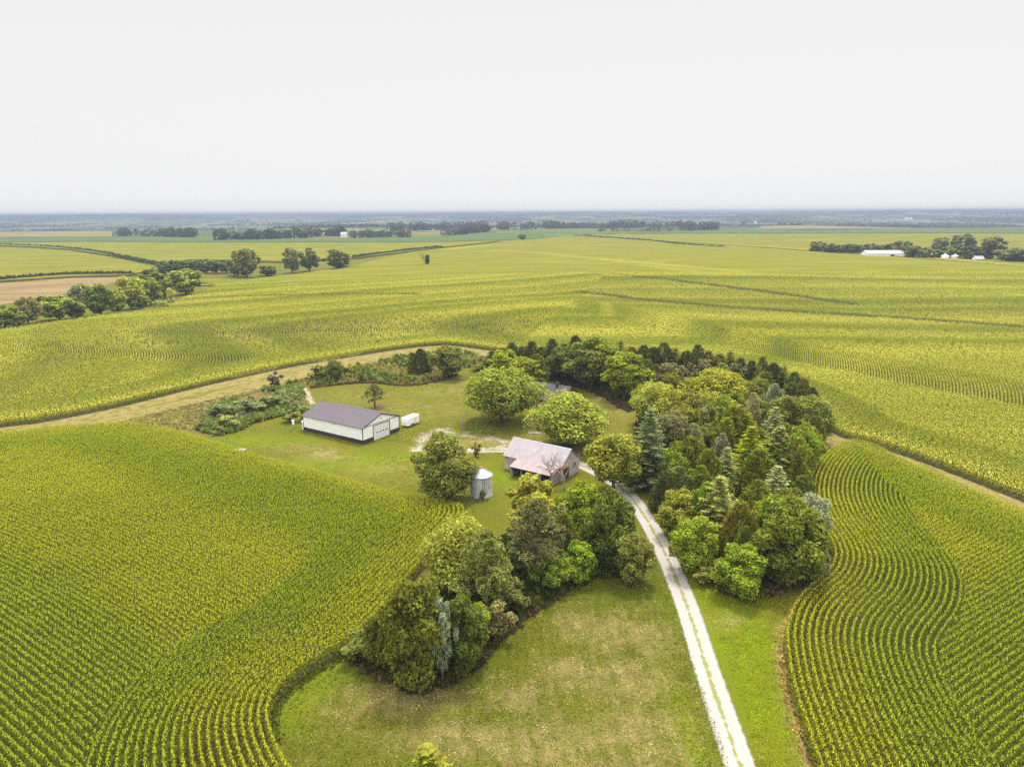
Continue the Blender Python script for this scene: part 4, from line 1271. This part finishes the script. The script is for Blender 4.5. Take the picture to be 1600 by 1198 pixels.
T('cedar0', 1058, 727, 800, 52, (.10, .115, .03), 'greyish cedar at the drive edge of the grove', GE)
T('bush0', 1060, 764, 835, 70, (.13, .16, .02), 'olive-green bushy tree at the drive edge beside the pale spruce', GE)
T('cedar2', 1152, 782, 880, 64, RUST, 'rust-tinged cedar above the front trees of the grove', GE)
T('bush2', 1084, 806, 890, 76, (.115, .175, .014), 'green tree at the front left corner of the grove', GE)
T('bush0', 1156, 850, 928, 82, (.12, .18, .016), 'low bright green tree at the very front of the grove', GE)
T('bush1', 1228, 776, 912, 112, (.085, .120, .014), 'big dark green tree at the front right corner of the grove', GE)
T('dec3', 1205, 770, 880, 70, MID, 'green tree behind the big dark one at the grove front', GE)
T('dec4', 1262, 770, 870, 60, (.17, .195, .11), 'whitish flowering tree at the corn edge of the grove front', GE)
T('dec2', 1265, 820, 912, 60, (.105, .125, .03), 'greyish green tree at the corn edge below the whitish one', GE)
T('shrub0', 1100, 886, 912, 36, (.11, .16, .02), 'small bush at the lawn edge under the front left grove tree', GE)
T('shrub1', 1285, 878, 908, 30, (.16, .15, .08), 'pale grey bush at the corn edge of the grove front', GE)
T('cedar3', 1036, 735, 800, 46, CEDD, 'dark cedar right of the foot of the big blue-grey spruce', GE)
T('cedar0', 1250, 742, 800, 50, DARK, 'dark low cedar between the round green tree and the corn', GE)
T('cedar1', 1132, 640, 690, 44, CED, 'cedar tip behind the wide yellow-green cedar', GE)
T('dec0', 1070, 606, 660, 50, OLIVE, 'dull green tree right of the lime tree at the inner edge', GE)
T('dec3', 1175, 590, 650, 54, (.10, .13, .02), 'green tree right of the wide olive crown', GE)
T('cedar2', 1160, 820, 900, 50, (.06, .085, .012), 'dark cedar under the rust-tinged cedar', GE)
# back row of pointed cedars; nothing tells most of them apart
for i, (u, vt) in enumerate([(770, 548), (784, 543), (800, 534), (815, 540), (830, 532), (846, 541), (862, 528), (880, 536), (898, 523), (948, 536), (968, 532), (985, 541), (1004, 538), (1018, 541), (1034, 534), (1052, 543),
                             (1070, 547), (1087, 537), (1103, 547), (1120, 552), (1137, 548), (1154, 558), (1170, 562), (1187, 556), (1204, 566), (1220, 572), (1236, 580), (1250, 590), (1264, 604), (1276, 622)]):
    vb = float(np.interp(u, [760, 860, 960, 1060, 1160, 1220, 1280], [578, 590, 596, 604, 622, 640, 676]))
    key = 'cedar%d' % (i % 4) if i % 5 else 'spruce%d' % (i % 3)
    T(key, u, vt, vb, random.uniform(34, 48), [CEDD, (.055, .075, .016), (.06, .07, .022), (.07, .085, .016)][i % 4],
      'dark pointed evergreen in the back row of the grove, against the corn beyond', GB)
for i, (u, vt, vb, w) in enumerate([(838, 552, 604, 44), (1010, 560, 620, 44), (1125, 566, 630, 50), (1190, 580, 640, 50), (1232, 596, 660, 46), (1270, 640, 700, 40)]):
    T('cedar%d' % (i % 4), u, vt, vb, w, [CED, DARK, OLIVE][i % 3], 'rounded dark cedar just inside the back row of the grove', 'cedars inside the back row')
# crowns that only show between the others
rf_ = random.Random(4)
fill = ups([(1030, 735), (1060, 790), (1100, 850), (1200, 880), (1265, 850), (1255, 760), (1262, 690), (1230, 650), (1100, 615), (1030, 640), (1020, 690)])
nf_ = 0
while nf_ < 34:
    u, v = rf_.uniform(1020, 1265), rf_.uniform(620, 870)
    q_ = up1(u, v)
    if not inside(fill, np.array([q_[0]]), np.array([q_[1]]))[0]: continue
    k_ = rf_.choice(['dec%d', 'bush%d', 'cedar%d', 'bush%d'])
    hpx = rf_.uniform(.72, 1.0) * np.interp(v, [620, 700, 780, 870], [58, 74, 88, 100])
    T(k_ % rf_.randint(0, 2), u, v - hpx, v, hpx * rf_.uniform(.62, .85), rf_.choice([MID, OLIVE, CED, (.12, .155, .016), (.10, .125, .016)]), 'rounded green crown packed between the taller trees in the thick of the grove', 'filler crowns of the grove')
    nf_ += 1
# bare tree at the barn
def bare(u, vt, vb, seed, label):
    c = up1(u, vb)
    mb = deadtree(seed)
    h = max(p[2] for p in mb.v)
    hh = 6.0
    for q in np.linspace(2, 12, 200):
        if proj((c[0], c[1], q))[1] <= vt: hh = q; break
    o = empty('bare_tree', (c[0], c[1], 0), 1.0, (hh / h,) * 3); tag(o, label, 'tree')
    mb.build('trunk', M['dead'], o)
bare(862, 702, 760, 5, 'leafless pinkish tree in front of the barn lean-to')
bare(882, 706, 764, 9, 'leafless tree at the gable corner of the barn')
# broken branch on the big front cedar
p = up1(640, 1000)

# trees along the creek, left
GC = 'trees along the creek beyond the left corn'
for k, (u, vt, vb, w, c, lab) in enumerate([
    (8, 477, 512, 44, DARK, 'dark tree at the left frame edge of the creek line'),
    (45, 462, 506, 34, (.10, .12, .035), 'greyish tree with a pointed top in the creek line'),
    (69, 461, 492, 20, CEDD, 'narrow dark evergreen in the creek line'),
    (93, 461, 500, 58, (.10, .15, .02), 'wide bright green tree in the left half of the creek line'),
    (131, 441, 480, 34, (.12, .135, .05), 'pale grey-green tree behind the middle of the creek line'),
    (158, 442, 493, 46, DARK, 'tall dark green tree in the middle of the creek line'),
    (184, 452, 489, 34, (.12, .16, .03), 'light green tree in front of the yellow-green crown, creek line'),
    (206, 430, 483, 50, LIME, 'yellow-green topped tree, tallest of the creek line'),
    (236, 433, 477, 34, OLIVE, 'olive tree right of the yellow-green topped one, creek line'),
    (238, 420, 456, 42, DARK, 'dark tree behind the right part of the creek line'),
    (262, 436, 466, 32, DARK, 'dark low tree left of the rounded end tree, creek line'),
    (291, 419, 460, 50, (.095, .125, .02), 'rounded broad tree at the right end of the creek line'),
    (268, 449, 478, 14, (.16, .20, .06), 'slim pale green young tree before the creek line'),
    (250, 470, 484, 26, (.14, .18, .03), 'low pale bush left of the slim young tree'),
    (386, 386, 434, 40, (.075, .10, .02), 'tall ragged tree at the far end of the creek valley'),
    (372, 398, 432, 30, (.07, .09, .02), 'shorter tree left of the tall ragged one in the valley'),
    (418, 414, 431, 34, (.075, .10, .02), 'low bush right of the tall ragged tree in the valley'),
    (457, 385, 427, 28, (.09, .105, .035), 'tall narrow tree, left of three on the field crest'),
    (484, 386, 424, 32, (.09, .10, .035), 'upright tree, middle of three on the field crest'),
    (527, 389, 421, 50, (.06, .08, .018), 'wide dark tree, right of three on the field crest'),
    (816, 365, 374, 14, DARK, 'small lone tree on the far crest'),
    (28, 486, 510, 30, (.08, .11, .02), 'low tree beside the left frame edge of the creek line'),
    (120, 470, 497, 34, (.075, .11, .02), 'low dark tree right of the wide bright green one, creek line'),
    (220, 462, 482, 30, (.085, .12, .02), 'low tree under the yellow-green topped one, creek line')]):
    T('low%d' % (k % 3), u, vt, vb, w, c, lab, GC)
for k, (u, vt, vb, w) in enumerate([(258, 407, 430, 24), (274, 405, 429, 24), (290, 406, 428, 26), (306, 405, 428, 24), (322, 404, 427, 26), (338, 405, 427, 24), (354, 405, 427, 26), (366, 408, 430, 22)]):
    T('low%d' % (k % 3), u, vt, vb, w, (.055, .08, .022), 'low dark tree in the hedge row leading to the tall ragged tree', 'hedge row trees of the creek valley')
c = up1(665, 416); mb = deadtree(15); h = max(q[2] for q in mb.v)
z0 = float(hz(c[0], c[1]))
o = empty('bare_tree', (c[0], c[1], z0), .5, (14 / h,) * 3); tag(o, 'half-dead ragged tree alone in the wide corn', 'tree')
mb.build('trunk', M['bark'], o)
k_ = link('crown', protos['low1'][0], o); k_.scale = (.22, .2, .35); k_.location = (.8, 0, .3); k_.color = (.06, .08, .02, 1)
# far farmstead, right
GR = 'trees around the far right farmstead'
for k, (u, vt, vb, w, c, lab) in enumerate([
    (1277, 377, 395, 30, (.055, .08, .025), 'round dark tree at the left end of the far farmstead windbreak'),
    (1408, 375, 402, 36, (.07, .09, .028), 'rounded tree behind the right end of the long far barn'),
    (1426, 383, 405, 30, (.06, .085, .022), 'dark tree right of the long far barn'),
    (1447, 386, 406, 24, (.08, .11, .025), 'low green tree left of the far bins'),
    (1468, 370, 402, 36, (.085, .095, .045), 'greyish tree behind the far bins'),
    (1502, 364, 402, 36, (.085, .095, .035), 'tallest domed tree of the far farmstead'),
    (1480, 386, 406, 44, (.06, .095, .02), 'low wide tree behind the far bins'),
    (1513, 383, 408, 32, (.055, .075, .022), 'dark tree between the far bins and the purple-roofed shed'),
    (1547, 368, 408, 42, (.075, .09, .035), 'large domed tree behind the purple-roofed far shed'),
    (1580, 386, 412, 44, (.085, .12, .03), 'green bushy tree right of the purple-roofed far shed'),
    (1602, 384, 413, 34, (.075, .10, .03), 'tree cut by the right frame edge at the far farmstead')]):
    T('low%d' % (k % 3), u, vt, vb, w, c, lab, GR)
for k, u in enumerate([1297, 1312, 1328, 1344, 1360, 1376, 1391]):
    T('low%d' % (k % 3), u, 380 + (k % 2) * 2, 397 + k * .5, 26, (.05, .075, .022), 'dark tree in the windbreak left of the long far barn', 'far windbreak')

# ------------------------------------------------------------------ far buildings
def far_barn(name, label, cat, u, vb, wpx, dpt, hw, hr, ang, roofm, wallm='white_steel', door=True):
    c = up1(u, vb); z = float(hz(c[0], c[1])); dep = proj((c[0], c[1], z))[2]; l = wpx * dep / F_PX
    o = empty(name, (c[0], c[1], z - .2), ang); tag(o, label, cat)
    b = MB(); b.prism([(0, 0), (dpt, 0), (dpt, hw), (dpt / 2, hw + hr), (0, hw)], 'x', -l / 2, l / 2); b.build('wall', M[wallm], o)
    roof_slabs(0, dpt, dpt / 2, hw, hw + hr, -l / 2 - .4, l / 2 + .4, .5, .15).build('roof', M[roofm], o)
    if door:
        b = MB(); b.box(l * .1, -.1, 0, l * .1 + 4, -.02, min(hw - .3, 3.6)); b.build('door', M['black_steel'], o)
far_barn('long_barn', 'long white barn with pale roof at the far right farmstead', 'barn', 1385, 403, 60, 16, 4.6, 3.2, -.06, 'barn_roof')
far_barn('farm_shed', 'small shed with purple-white roof right of the far bins', 'shed', 1531, 410, 12, 8, 3.4, 2.6, -.1, 'barn_roof')
far_barn('farm_shed', 'white gabled shed left of the far bins', 'shed', 1463, 405, 16, 9, 5.0, 2.4, -.1, 'white_steel')
for u, lab in ((1476, 'small white bin touching the white gabled shed at the far farmstead'), (1491, 'white bin standing apart right of the white gabled far shed')):
    c = up1(u, 407); z = float(hz(c[0], c[1]))
    o = empty('grain_bin', (c[0], c[1], z - .2)); tag(o, lab, 'grain bin', 'far grain bins')
    b = MB(); b.lathe([(3.6, 0), (3.6, 4.6)], 20); b.build('wall', M['white_steel'], o, True)
    b = MB(); b.lathe([(3.8, 4.5), (.3, 6.8), (.0, 6.8)], 20); b.build('roof', M['white_steel'], o)
far_barn('farmhouse', 'tiny white farmhouse in the tree belt left of centre', 'house', 537, 371, 9, 12, 7, 4, .1, 'barn_roof', door=False)
far_barn('farmhouse', 'tiny white house by trees on the distant plain, right of centre', 'house', 1181, 349, 3, 14, 9, 5, .1, 'barn_roof', door=False)
far_barn('long_barn', 'tiny white barn far out on the right plain', 'barn', 1421, 344, 10, 30, 12, 5, .0, 'barn_roof', door=False)

# ------------------------------------------------------------------ fields beyond
def canopy(name, c1, c2, sx_=1 / 60, sy_=1 / 16, tan=(.27, .235, .06)):
    m, t, o = new_mat(name)
    n = noise(t, pos(t, (sx_, sy_, 0)), 1.0, 5, .6, .36, .64)
    g = noise(t, pos(t, (1 / 2.5, 1 / 2.5, 0)), 1.0, 3, .7, .3, .7)
    c = mixc(t, n, c1, c2)
    st_ = noise(t, pos(t, (1 / 220, 1 / 7, 0)), 1.0, 3, .5, .5, .68)
    c = mixc(t, mathn(t, 'MULTIPLY', st_, .6), c, tuple(k * 1.35 for k in c2))
    c = mixc(t, attr(t, 'tan'), c, tan)
    c = mixc(t, mathn(t, 'MULTIPLY', g, .35), c, tuple(k * .6 for k in c1))
    d = nd(t, 'ShaderNodeBsdfDiffuse'); t.links.new(c, d.inputs[0])
    b = nd(t, 'ShaderNodeBump'); b.inputs['Distance'].default_value = .5; b.inputs['Strength'].default_value = .5
    t.links.new(g, b.inputs['Height']); t.links.new(b.outputs[0], d.inputs['Normal'])
    t.links.new(d.outputs[0], o.inputs['Surface'])
    return m
M['cn_corn'] = canopy('corn_canopy', (.098, .104, .011), (.150, .142, .020))
M['cn_soy'] = canopy('soybean_canopy', (.055, .090, .028), (.070, .102, .034), 1 / 150, 1 / 60)
M['cn_hay'] = canopy('hay_stubble', (.14, .10, .048), (.185, .135, .068), 1 / 50, 1 / 30)
M['cn_tan'] = canopy('ripe_field', (.14, .11, .05), (.175, .135, .065), 1 / 200, 1 / 100)
tanlines = [(smooth(ups(q), 4), w) for q, w in (
    ([(770, 394), (830, 397), (900, 404), (980, 412), (1080, 421), (1180, 431), (1300, 444), (1450, 462), (1600, 482)], 9),
    ([(860, 367), (950, 372), (1060, 380), (1160, 386), (1260, 392), (1400, 402), (1600, 420)], 12),
    ([(1000, 418), (1100, 430), (1200, 437), (1340, 452)], 6), ([(700, 392), (760, 386), (860, 384), (1000, 386)], 10))]
def tanf(x, y):
    v = np.zeros_like(x)
    for l, w in tanlines:
        d = dist_line(l, x, y); v = np.maximum(v, np.exp(-(d / w) ** 2))
    return np.clip(v * (.1 + .9 * fbm(x, y, 70)), 0, 1) * .7
spc = lambda k=1.0: (lambda y: max(9.0, y * .012) * k)
def pxfield(name, label, pts, mat, h, cat='field', pre=None, hfun=None):
    w = ups(pts, h)
    if pre is not None: w = np.vstack([np.asarray(pre, float), w])
    # thin out near-duplicate corners
    o = sheet(name, w, M[mat], h, spacing=spc(), kind='stuff', skirt=None if hfun else .02, attrs_fn=dict(tan=tanf), hfun=hfun)
    tag(o, label, cat)
far_left = up1(330, 444, 2.0); far_right = up1(1640, 436, 2.0)
pxfield('corn_field', 'far part of the wide corn field running up to the crest', [(1640, 421), (1600, 417), (1500, 409), (1400, 401), (1300, 395), (1250, 391), (1150, 384), (1050, 378), (960, 372), (890, 368), (800, 376), (720, 385), (640, 394), (560, 413), (430, 431), (345, 443)],
        'cn_corn', 2.15, 'corn field', pre=[(-260, 526), (760, 526)], hfun=lambda x, y: -1.5 * (1 - sstep(530, 556, y)))
pxfield('corn_field', 'pale corn field between the crest and the far right farmstead', [(895, 367), (960, 371), (1050, 377), (1150, 383), (1250, 390), (1300, 394), (1400, 400), (1500, 408), (1650, 421), (1650, 366), (1500, 365), (1300, 365), (1100, 365), (980, 366)], 'cn_corn', 2.3, 'corn field')
pxfield('soybean_field', 'blue-green soybean strip below the tan strip on the right', [(985, 365), (1100, 364), (1300, 364), (1650, 365), (1650, 358), (1400, 358), (1160, 359), (1050, 362)], 'cn_soy', .8)
pxfield('ripe_field', 'thin tan strip across the right plain', [(1180, 357.5), (1400, 357), (1650, 357), (1650, 352), (1400, 352), (1190, 354)], 'cn_tan', .8)
pxfield('soybean_field', 'blue-green soybean field before the left tree belts', [(-40, 379), (100, 377), (300, 378), (430, 378), (600, 378), (700, 377), (800, 374), (960, 365), (880, 362.5), (770, 364), (700, 368), (620, 372), (500, 373), (300, 371), (100, 371), (-40, 372)], 'cn_soy', .8)
pxfield('corn_field', 'yellow-green field beyond the creek valley', [(-40, 380), (100, 378), (300, 379), (430, 379), (600, 379), (700, 378), (780, 376), (700, 385), (640, 392), (560, 402), (440, 408), (300, 405), (250, 411), (185, 400), (110, 389), (50, 385), (-40, 382)], 'cn_corn', 2.0, 'corn field')
pxfield('corn_field', 'field left of the creek above the tan hay', [(-40, 385), (50, 388), (110, 392), (185, 404), (240, 417), (225, 424), (200, 429), (110, 431), (50, 435), (-40, 441)], 'cn_corn', 2.0, 'corn field')
pxfield('hay_field', 'pinkish tan mown hay field left of the creek', [(-40, 444), (50, 438), (110, 434), (205, 432), (185, 440), (150, 450), (100, 460), (50, 468), (-40, 482)], 'cn_hay', .15)
pxfield('ripe_field', 'tan strip on the far left plain', [(-40, 371), (100, 370), (175, 370), (175, 362), (100, 361), (-40, 362)], 'cn_tan', .8)

# ------------------------------------------------------------------ weeds, tall grass and far woods
def tufts(name, label, P, hgt, wid, colour, nq=5, cat=None, mat='leaf', flat=0.0):
    n = len(P); rg = np.random.default_rng(len(P))
    pts = np.repeat(P, nq, 0) + rg.normal(0, wid * .35, (n * nq, 2))
    s = np.repeat(rg.uniform(.6, 1.3, n), nq) * rg.uniform(.7, 1.2, n * nq)
    z = hz(pts[:, 0], pts[:, 1]) + hgt * s * rg.uniform(.25, .65, n * nq)
    A = unit(np.column_stack([rg.normal(0, .5 + flat, n * nq), rg.normal(0, .5 + flat, n * nq), np.full(n * nq, .8)]))
    Nn = unit(rg.normal(size=(n * nq, 3)) * .7 + np.array([0, 0, .8])); Nn -= A * (Nn * A).sum(1)[:, None]; Nn = unit(Nn)
    V = orient_quads(np.column_stack([pts, z]), Nn, wid * .5 * s, hgt * .5 * s, rg, A)
    o = link(name, quad_mesh(name, V, mat)); o.color = (*colour, 1); tag(o, label, cat, kind='stuff')
    return o
def scatter(poly, n, clump=None):
    poly = np.asarray(poly); x0, y0 = poly.min(0); x1, y1 = poly.max(0); out = []
    while sum(len(a) for a in out) < n:
        p = rng.uniform((x0, y0), (x1, y1), (n * 2, 2)); k = inside(poly, p[:, 0], p[:, 1])
        if clump: k &= fbm(p[:, 0], p[:, 1], clump) > .5
        out.append(p[k])
    return np.vstack(out)[:n]
def along(line, n, jit):
    line = np.asarray(line); s = np.concatenate([[0], np.cumsum(np.linalg.norm(np.diff(line, axis=0), axis=1))])
    t = rng.uniform(0, s[-1], n)
    return np.column_stack([np.interp(t, s, line[:, 0]), np.interp(t, s, line[:, 1])]) + rng.normal(0, jit, (n, 2))
wp = ups([(310, 672), (330, 640), (400, 612), (470, 604), (478, 632), (456, 645), (440, 650), (400, 660), (375, 672), (340, 682)])
tufts('weeds', 'tall green weeds filling the patch left of the shed', scatter(wp, 1500, 8), 1.3, .8, (.16, .20, .045), 6, 'weeds')
tufts('weeds', 'pale weeds mixed into the patch left of the shed', scatter(wp, 500, 5), 1.2, .7, (.20, .23, .085), 5, 'weeds')
tp = ups([(170, 664), (300, 632), (420, 606), (470, 602), (400, 612), (335, 640), (300, 672), (240, 667)])
tufts('tall_grass', 'brown dry grass on the tip of the weed patch', scatter(tp, 2600), .5, .35, (.30, .265, .085), 4, 'grass')
tp2 = ups([(440, 600), (500, 590), (560, 572), (640, 556), (740, 552), (760, 562), (700, 588), (640, 600), (580, 598), (480, 604)])
tufts('tall_grass', 'tan rough grass behind the upper lawn', scatter(tp2, 3000), .8, .4, (.26, .235, .065), 4, 'grass')
tufts('weeds', 'green weeds scattered in the rough grass behind the upper lawn', scatter(tp2, 420, 7), 1.5, .8, (.12, .155, .025), 7, 'weeds')
el_ = smooth(ups([(488, 606), (540, 600), (580, 598), (620, 602), (650, 602), (690, 594), (712, 586)]), 5)
tufts('tall_grass', 'dark rank grass along the upper lawn edge', along(el_, 700, .35), .7, .4, (.14, .10, .045), 4, 'grass')
gp = ups([(1010, 735), (1060, 790), (1085, 860), (1130, 915), (1180, 922), (1290, 895), (1270, 800), (1285, 690), (1240, 640), (1100, 600), (960, 590), (850, 585), (930, 605), (1000, 640), (990, 690)])
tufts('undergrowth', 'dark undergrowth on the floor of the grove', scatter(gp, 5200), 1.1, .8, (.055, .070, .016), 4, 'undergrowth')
fp = ups([(560, 1025), (640, 1070), (740, 1040), (800, 975), (950, 885), (990, 800), (930, 790), (860, 800), (730, 870), (620, 950)])
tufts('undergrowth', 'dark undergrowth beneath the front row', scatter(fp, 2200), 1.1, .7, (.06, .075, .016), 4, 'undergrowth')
re_ = smooth(ups([(985, 642), (960, 628), (930, 612), (880, 598), (850, 590)]), 5)
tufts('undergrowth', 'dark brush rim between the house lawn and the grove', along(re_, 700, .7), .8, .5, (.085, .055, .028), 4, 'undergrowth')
fe = smooth(ups([(548, 1030), (600, 1060), (650, 1078), (700, 1068), (740, 1042), (790, 990), (850, 945), (905, 912), (950, 885)]), 5)
tufts('tall_grass', 'rank grass under the front row at the lawn edge', along(fe, 900, .4), .55, .3, (.10, .085, .03), 4, 'grass')
ge = smooth(ups([(1074, 862), (1088, 890), (1120, 918), (1170, 930), (1220, 922), (1270, 908), (1295, 892)]), 5)
tufts('tall_grass', 'rank grass along the front edge of the grove', along(ge, 700, .5), .5, .3, (.12, .10, .03), 4, 'grass')
for l, lab, c_ in ((F1_edge_px[16:23], 'left', (.13, .15, .015)), (F2_edge_px[13:21], 'right', (.46, .32, .10))):
    tufts('tall_grass', 'grass fringe at the foot of the %s corn' % lab, along(smooth(ups(l), 5), 700, .35), .24, .25, c_, 3, 'grass')
# far field edges: dark tufts stand in for the shaded corn walls
for q, lab in (([(-20, 383), (60, 386), (110, 390), (150, 395), (185, 402), (225, 410), (252, 415)], 'dark tuft line for the shaded corn edge running down to the creek trees'), ([(-20, 442), (50, 436), (110, 432), (205, 431)], 'dark tufts for the shaded corn edge above the tan hay field'),
               ([(900, 368), (1000, 376), (1060, 383), (1130, 388)], 'dark tuft line for a shaded corn edge crossing the pale far corn'), ([(550, 405), (640, 393), (690, 388)], 'dark tuft line for a shaded corn edge on the crest beyond the three trees')):
    tufts('weeds', lab, along(smooth(ups(q), 6), 1300, 1.2), 3.2, 2.6, (.050, .065, .020), 3, 'weeds')

def grid_val(A_, x, y):
    return A_[np.clip(np.searchsorted(gy, y), 0, len(gy) - 1), np.clip(np.searchsorted(gx, x), 0, len(gx) - 1)]
lawn_px = [(428, 1130), (470, 1078), (545, 1032), (600, 1062), (655, 1080), (705, 1070), (745, 1040), (800, 975), (880, 920), (960, 880), (1010, 850), (1045, 920), (1085, 1040), (1125, 1150), (1155, 1240), (470, 1240)]
q_ = scatter(ups(lawn_px), 42000)
dq = grid_val(dry, q_[:, 0], q_[:, 1]) * 1.9 + 1.5 * (fbm(q_[:, 0], q_[:, 1], 2.2) - .5) - .12 + .16 * np.sin(2 * math.pi * (q_[:, 0] + .02 * q_[:, 1]) / 1.7)
st_m = rng.random(len(q_)) < np.clip(dq * 1.2, .05, .95)
tufts('lawn_grass', 'green grass blades of the front lawn', q_[~st_m], .07, .17, (.115, .150, .008), 2, 'grass', flat=1.2)
tufts('lawn_grass', 'straw coloured dead blades in the front lawn', q_[st_m], .07, .17, (.36, .28, .125), 2, 'grass', flat=1.2)
side_px = [(1062, 866), (1072, 880), (1090, 905), (1150, 934), (1225, 926), (1255, 935), (1228, 985), (1222, 1040), (1235, 1110), (1258, 1190), (1270, 1240), (1185, 1240), (1168, 1120), (1118, 990), (1084, 915)]
q_ = scatter(ups(side_px), 12000)
tufts('lawn_grass', 'green grass blades between the drive and the right corn', q_, .07, .17, (.24, .285, .012), 2, 'grass', flat=1.2)
yard_px = [(330, 690), (480, 640), (480, 606), (690, 600), (740, 640), (850, 640), (960, 640), (990, 700), (960, 745), (900, 730), (790, 745), (740, 800), (690, 790), (560, 760), (450, 732)]
q_ = scatter(ups(yard_px), 26000, 4)
tufts('lawn_grass', 'green grass blades of the farmyard lawn', q_, .10, .28, (.225, .275, .014), 2, 'grass', flat=1.2)
q_ = scatter(ups(yard_px), 12000, 6)
tufts('lawn_grass', 'dry blades in the farmyard lawn', q_, .10, .28, (.27, .245, .07), 2, 'grass', flat=1.2)

def wood(name, label, pts, n, h, depth, colour=(.045, .06, .025)):
    c = along(ups(pts), n, 1.0); c[:, 1] += rng.uniform(0, depth, n)
    rgw = np.random.default_rng(n); V = []
    k = 42
    hh = h * rgw.uniform(.65, 1.2, n); rr = hh * rgw.uniform(.38, .6, n)
    d = unit(rgw.normal(size=(n * k, 3)))
    P = np.column_stack([np.repeat(c[:, 0], k) + d[:, 0] * np.repeat(rr, k), np.repeat(c[:, 1], k) + d[:, 1] * np.repeat(rr, k),
                         np.repeat(hz(c[:, 0], c[:, 1]) + hh * .52, k) + d[:, 2] * np.repeat(hh * .48, k)])
    s = np.repeat(hh, k) * rgw.uniform(.10, .2, n * k)
    nr = unit(d + rgw.normal(0, .5, d.shape) + [0, 0, .3])
    o = link(name, quad_mesh(name, orient_quads(P, nr, s * .8, s, rgw), 'leaf')); o.color = (*colour, 1); tag(o, label, 'woodland', kind='stuff')
wood('woodland', 'dark tree belt at the far left', [(175, 369), (240, 370), (300, 371)], 60, 17, 40)
wood('woodland', 'tree belt left of the tiny farmhouse', [(338, 376), (400, 375), (460, 373), (475, 372)], 55, 17, 60)
wood('woodland', 'short tree belt around the tiny farmhouse', [(485, 370), (534, 369)], 22, 19, 40)
wood('woodland', 'tree belt right of the tiny farmhouse', [(543, 372), (600, 371), (642, 371)], 40, 15, 50, (.06, .08, .03))
wood('woodland', 'wooded rise right of the tiny farmhouse', [(610, 362), (680, 360), (760, 358)], 60, 22, 60)
wood('woodland', 'dark block of trees on the soybean crest', [(692, 369), (730, 366), (762, 362)], 40, 17, 30, (.04, .055, .025))
wood('woodland', 'long tree belt crossing the middle distance', [(770, 359), (850, 358), (920, 357), (1000, 357), (1120, 356)], 170, 20, 120)
wood('woodland', 'lighter trees ending the long belt', [(1066, 360), (1095, 360), (1124, 359)], 24, 20, 30, (.06, .075, .03))
wood('woodland', 'thin scrub below the long belt', [(930, 362), (1000, 361), (1060, 361)], 30, 7, 40, (.06, .075, .03))
wood('woodland', 'dark trees by the tiny white house right of centre', [(1163, 349), (1170, 349)], 6, 22, 40)
wood('woodland', 'dark block right of the tiny white house', [(1186, 349), (1212, 348)], 16, 20, 40)
wood('woodland', 'small dark clump on the right plain', [(1462, 357), (1472, 357)], 6, 12, 15)
# wooded hills
c = np.column_stack([rng.uniform(-1, 1, 60000), rng.uniform(0, 1, 60000)])
yy = 2500 + 8500 * c[:, 1] ** 1.1; xx = c[:, 0] * yy * .85
k = (fbm(xx, yy * .55, 420) > .53) | ((rng.random(len(xx)) < .03))
xx, yy = xx[k], yy[k]
n = len(xx); kq = 5; hh = rng.uniform(7, 13, n)
d = unit(rng.normal(size=(n * kq, 3)))
P = np.column_stack([np.repeat(xx, kq) + d[:, 0] * 7, np.repeat(yy, kq) + d[:, 1] * 7, np.repeat(hz(xx, yy) + hh * .5, kq) + d[:, 2] * np.repeat(hh * .5, kq)])
s = np.repeat(hh, kq) * rng.uniform(.3, .5, n * kq)
o = link('woodland', quad_mesh('woodland', orient_quads(P, unit(d + [0, 0, .5]), s, s, rng), 'leaf')); o.color = (.045, .06, .025, 1)
tag(o, 'woods scattered over the hazy far hills', 'woodland', kind='stuff')

# ------------------------------------------------------------------ haze
b = MB(); b.box(-13500, -300, -60, 13500, 13600, 60)
m, t, o_ = new_mat('haze')
pv = nd(t, 'ShaderNodeVolumePrincipled')
pv.inputs['Color'].default_value = (.27, .325, .43, 1); pv.inputs['Density'].default_value = .0002
pv.inputs['Anisotropy'].default_value = 0.0
t.links.new(pv.outputs[0], o_.inputs['Volume'])
hb_ = b.build('haze', m); tag(hb_, kind='stuff'); hb_['label'] = 'thin blue haze over the far country'
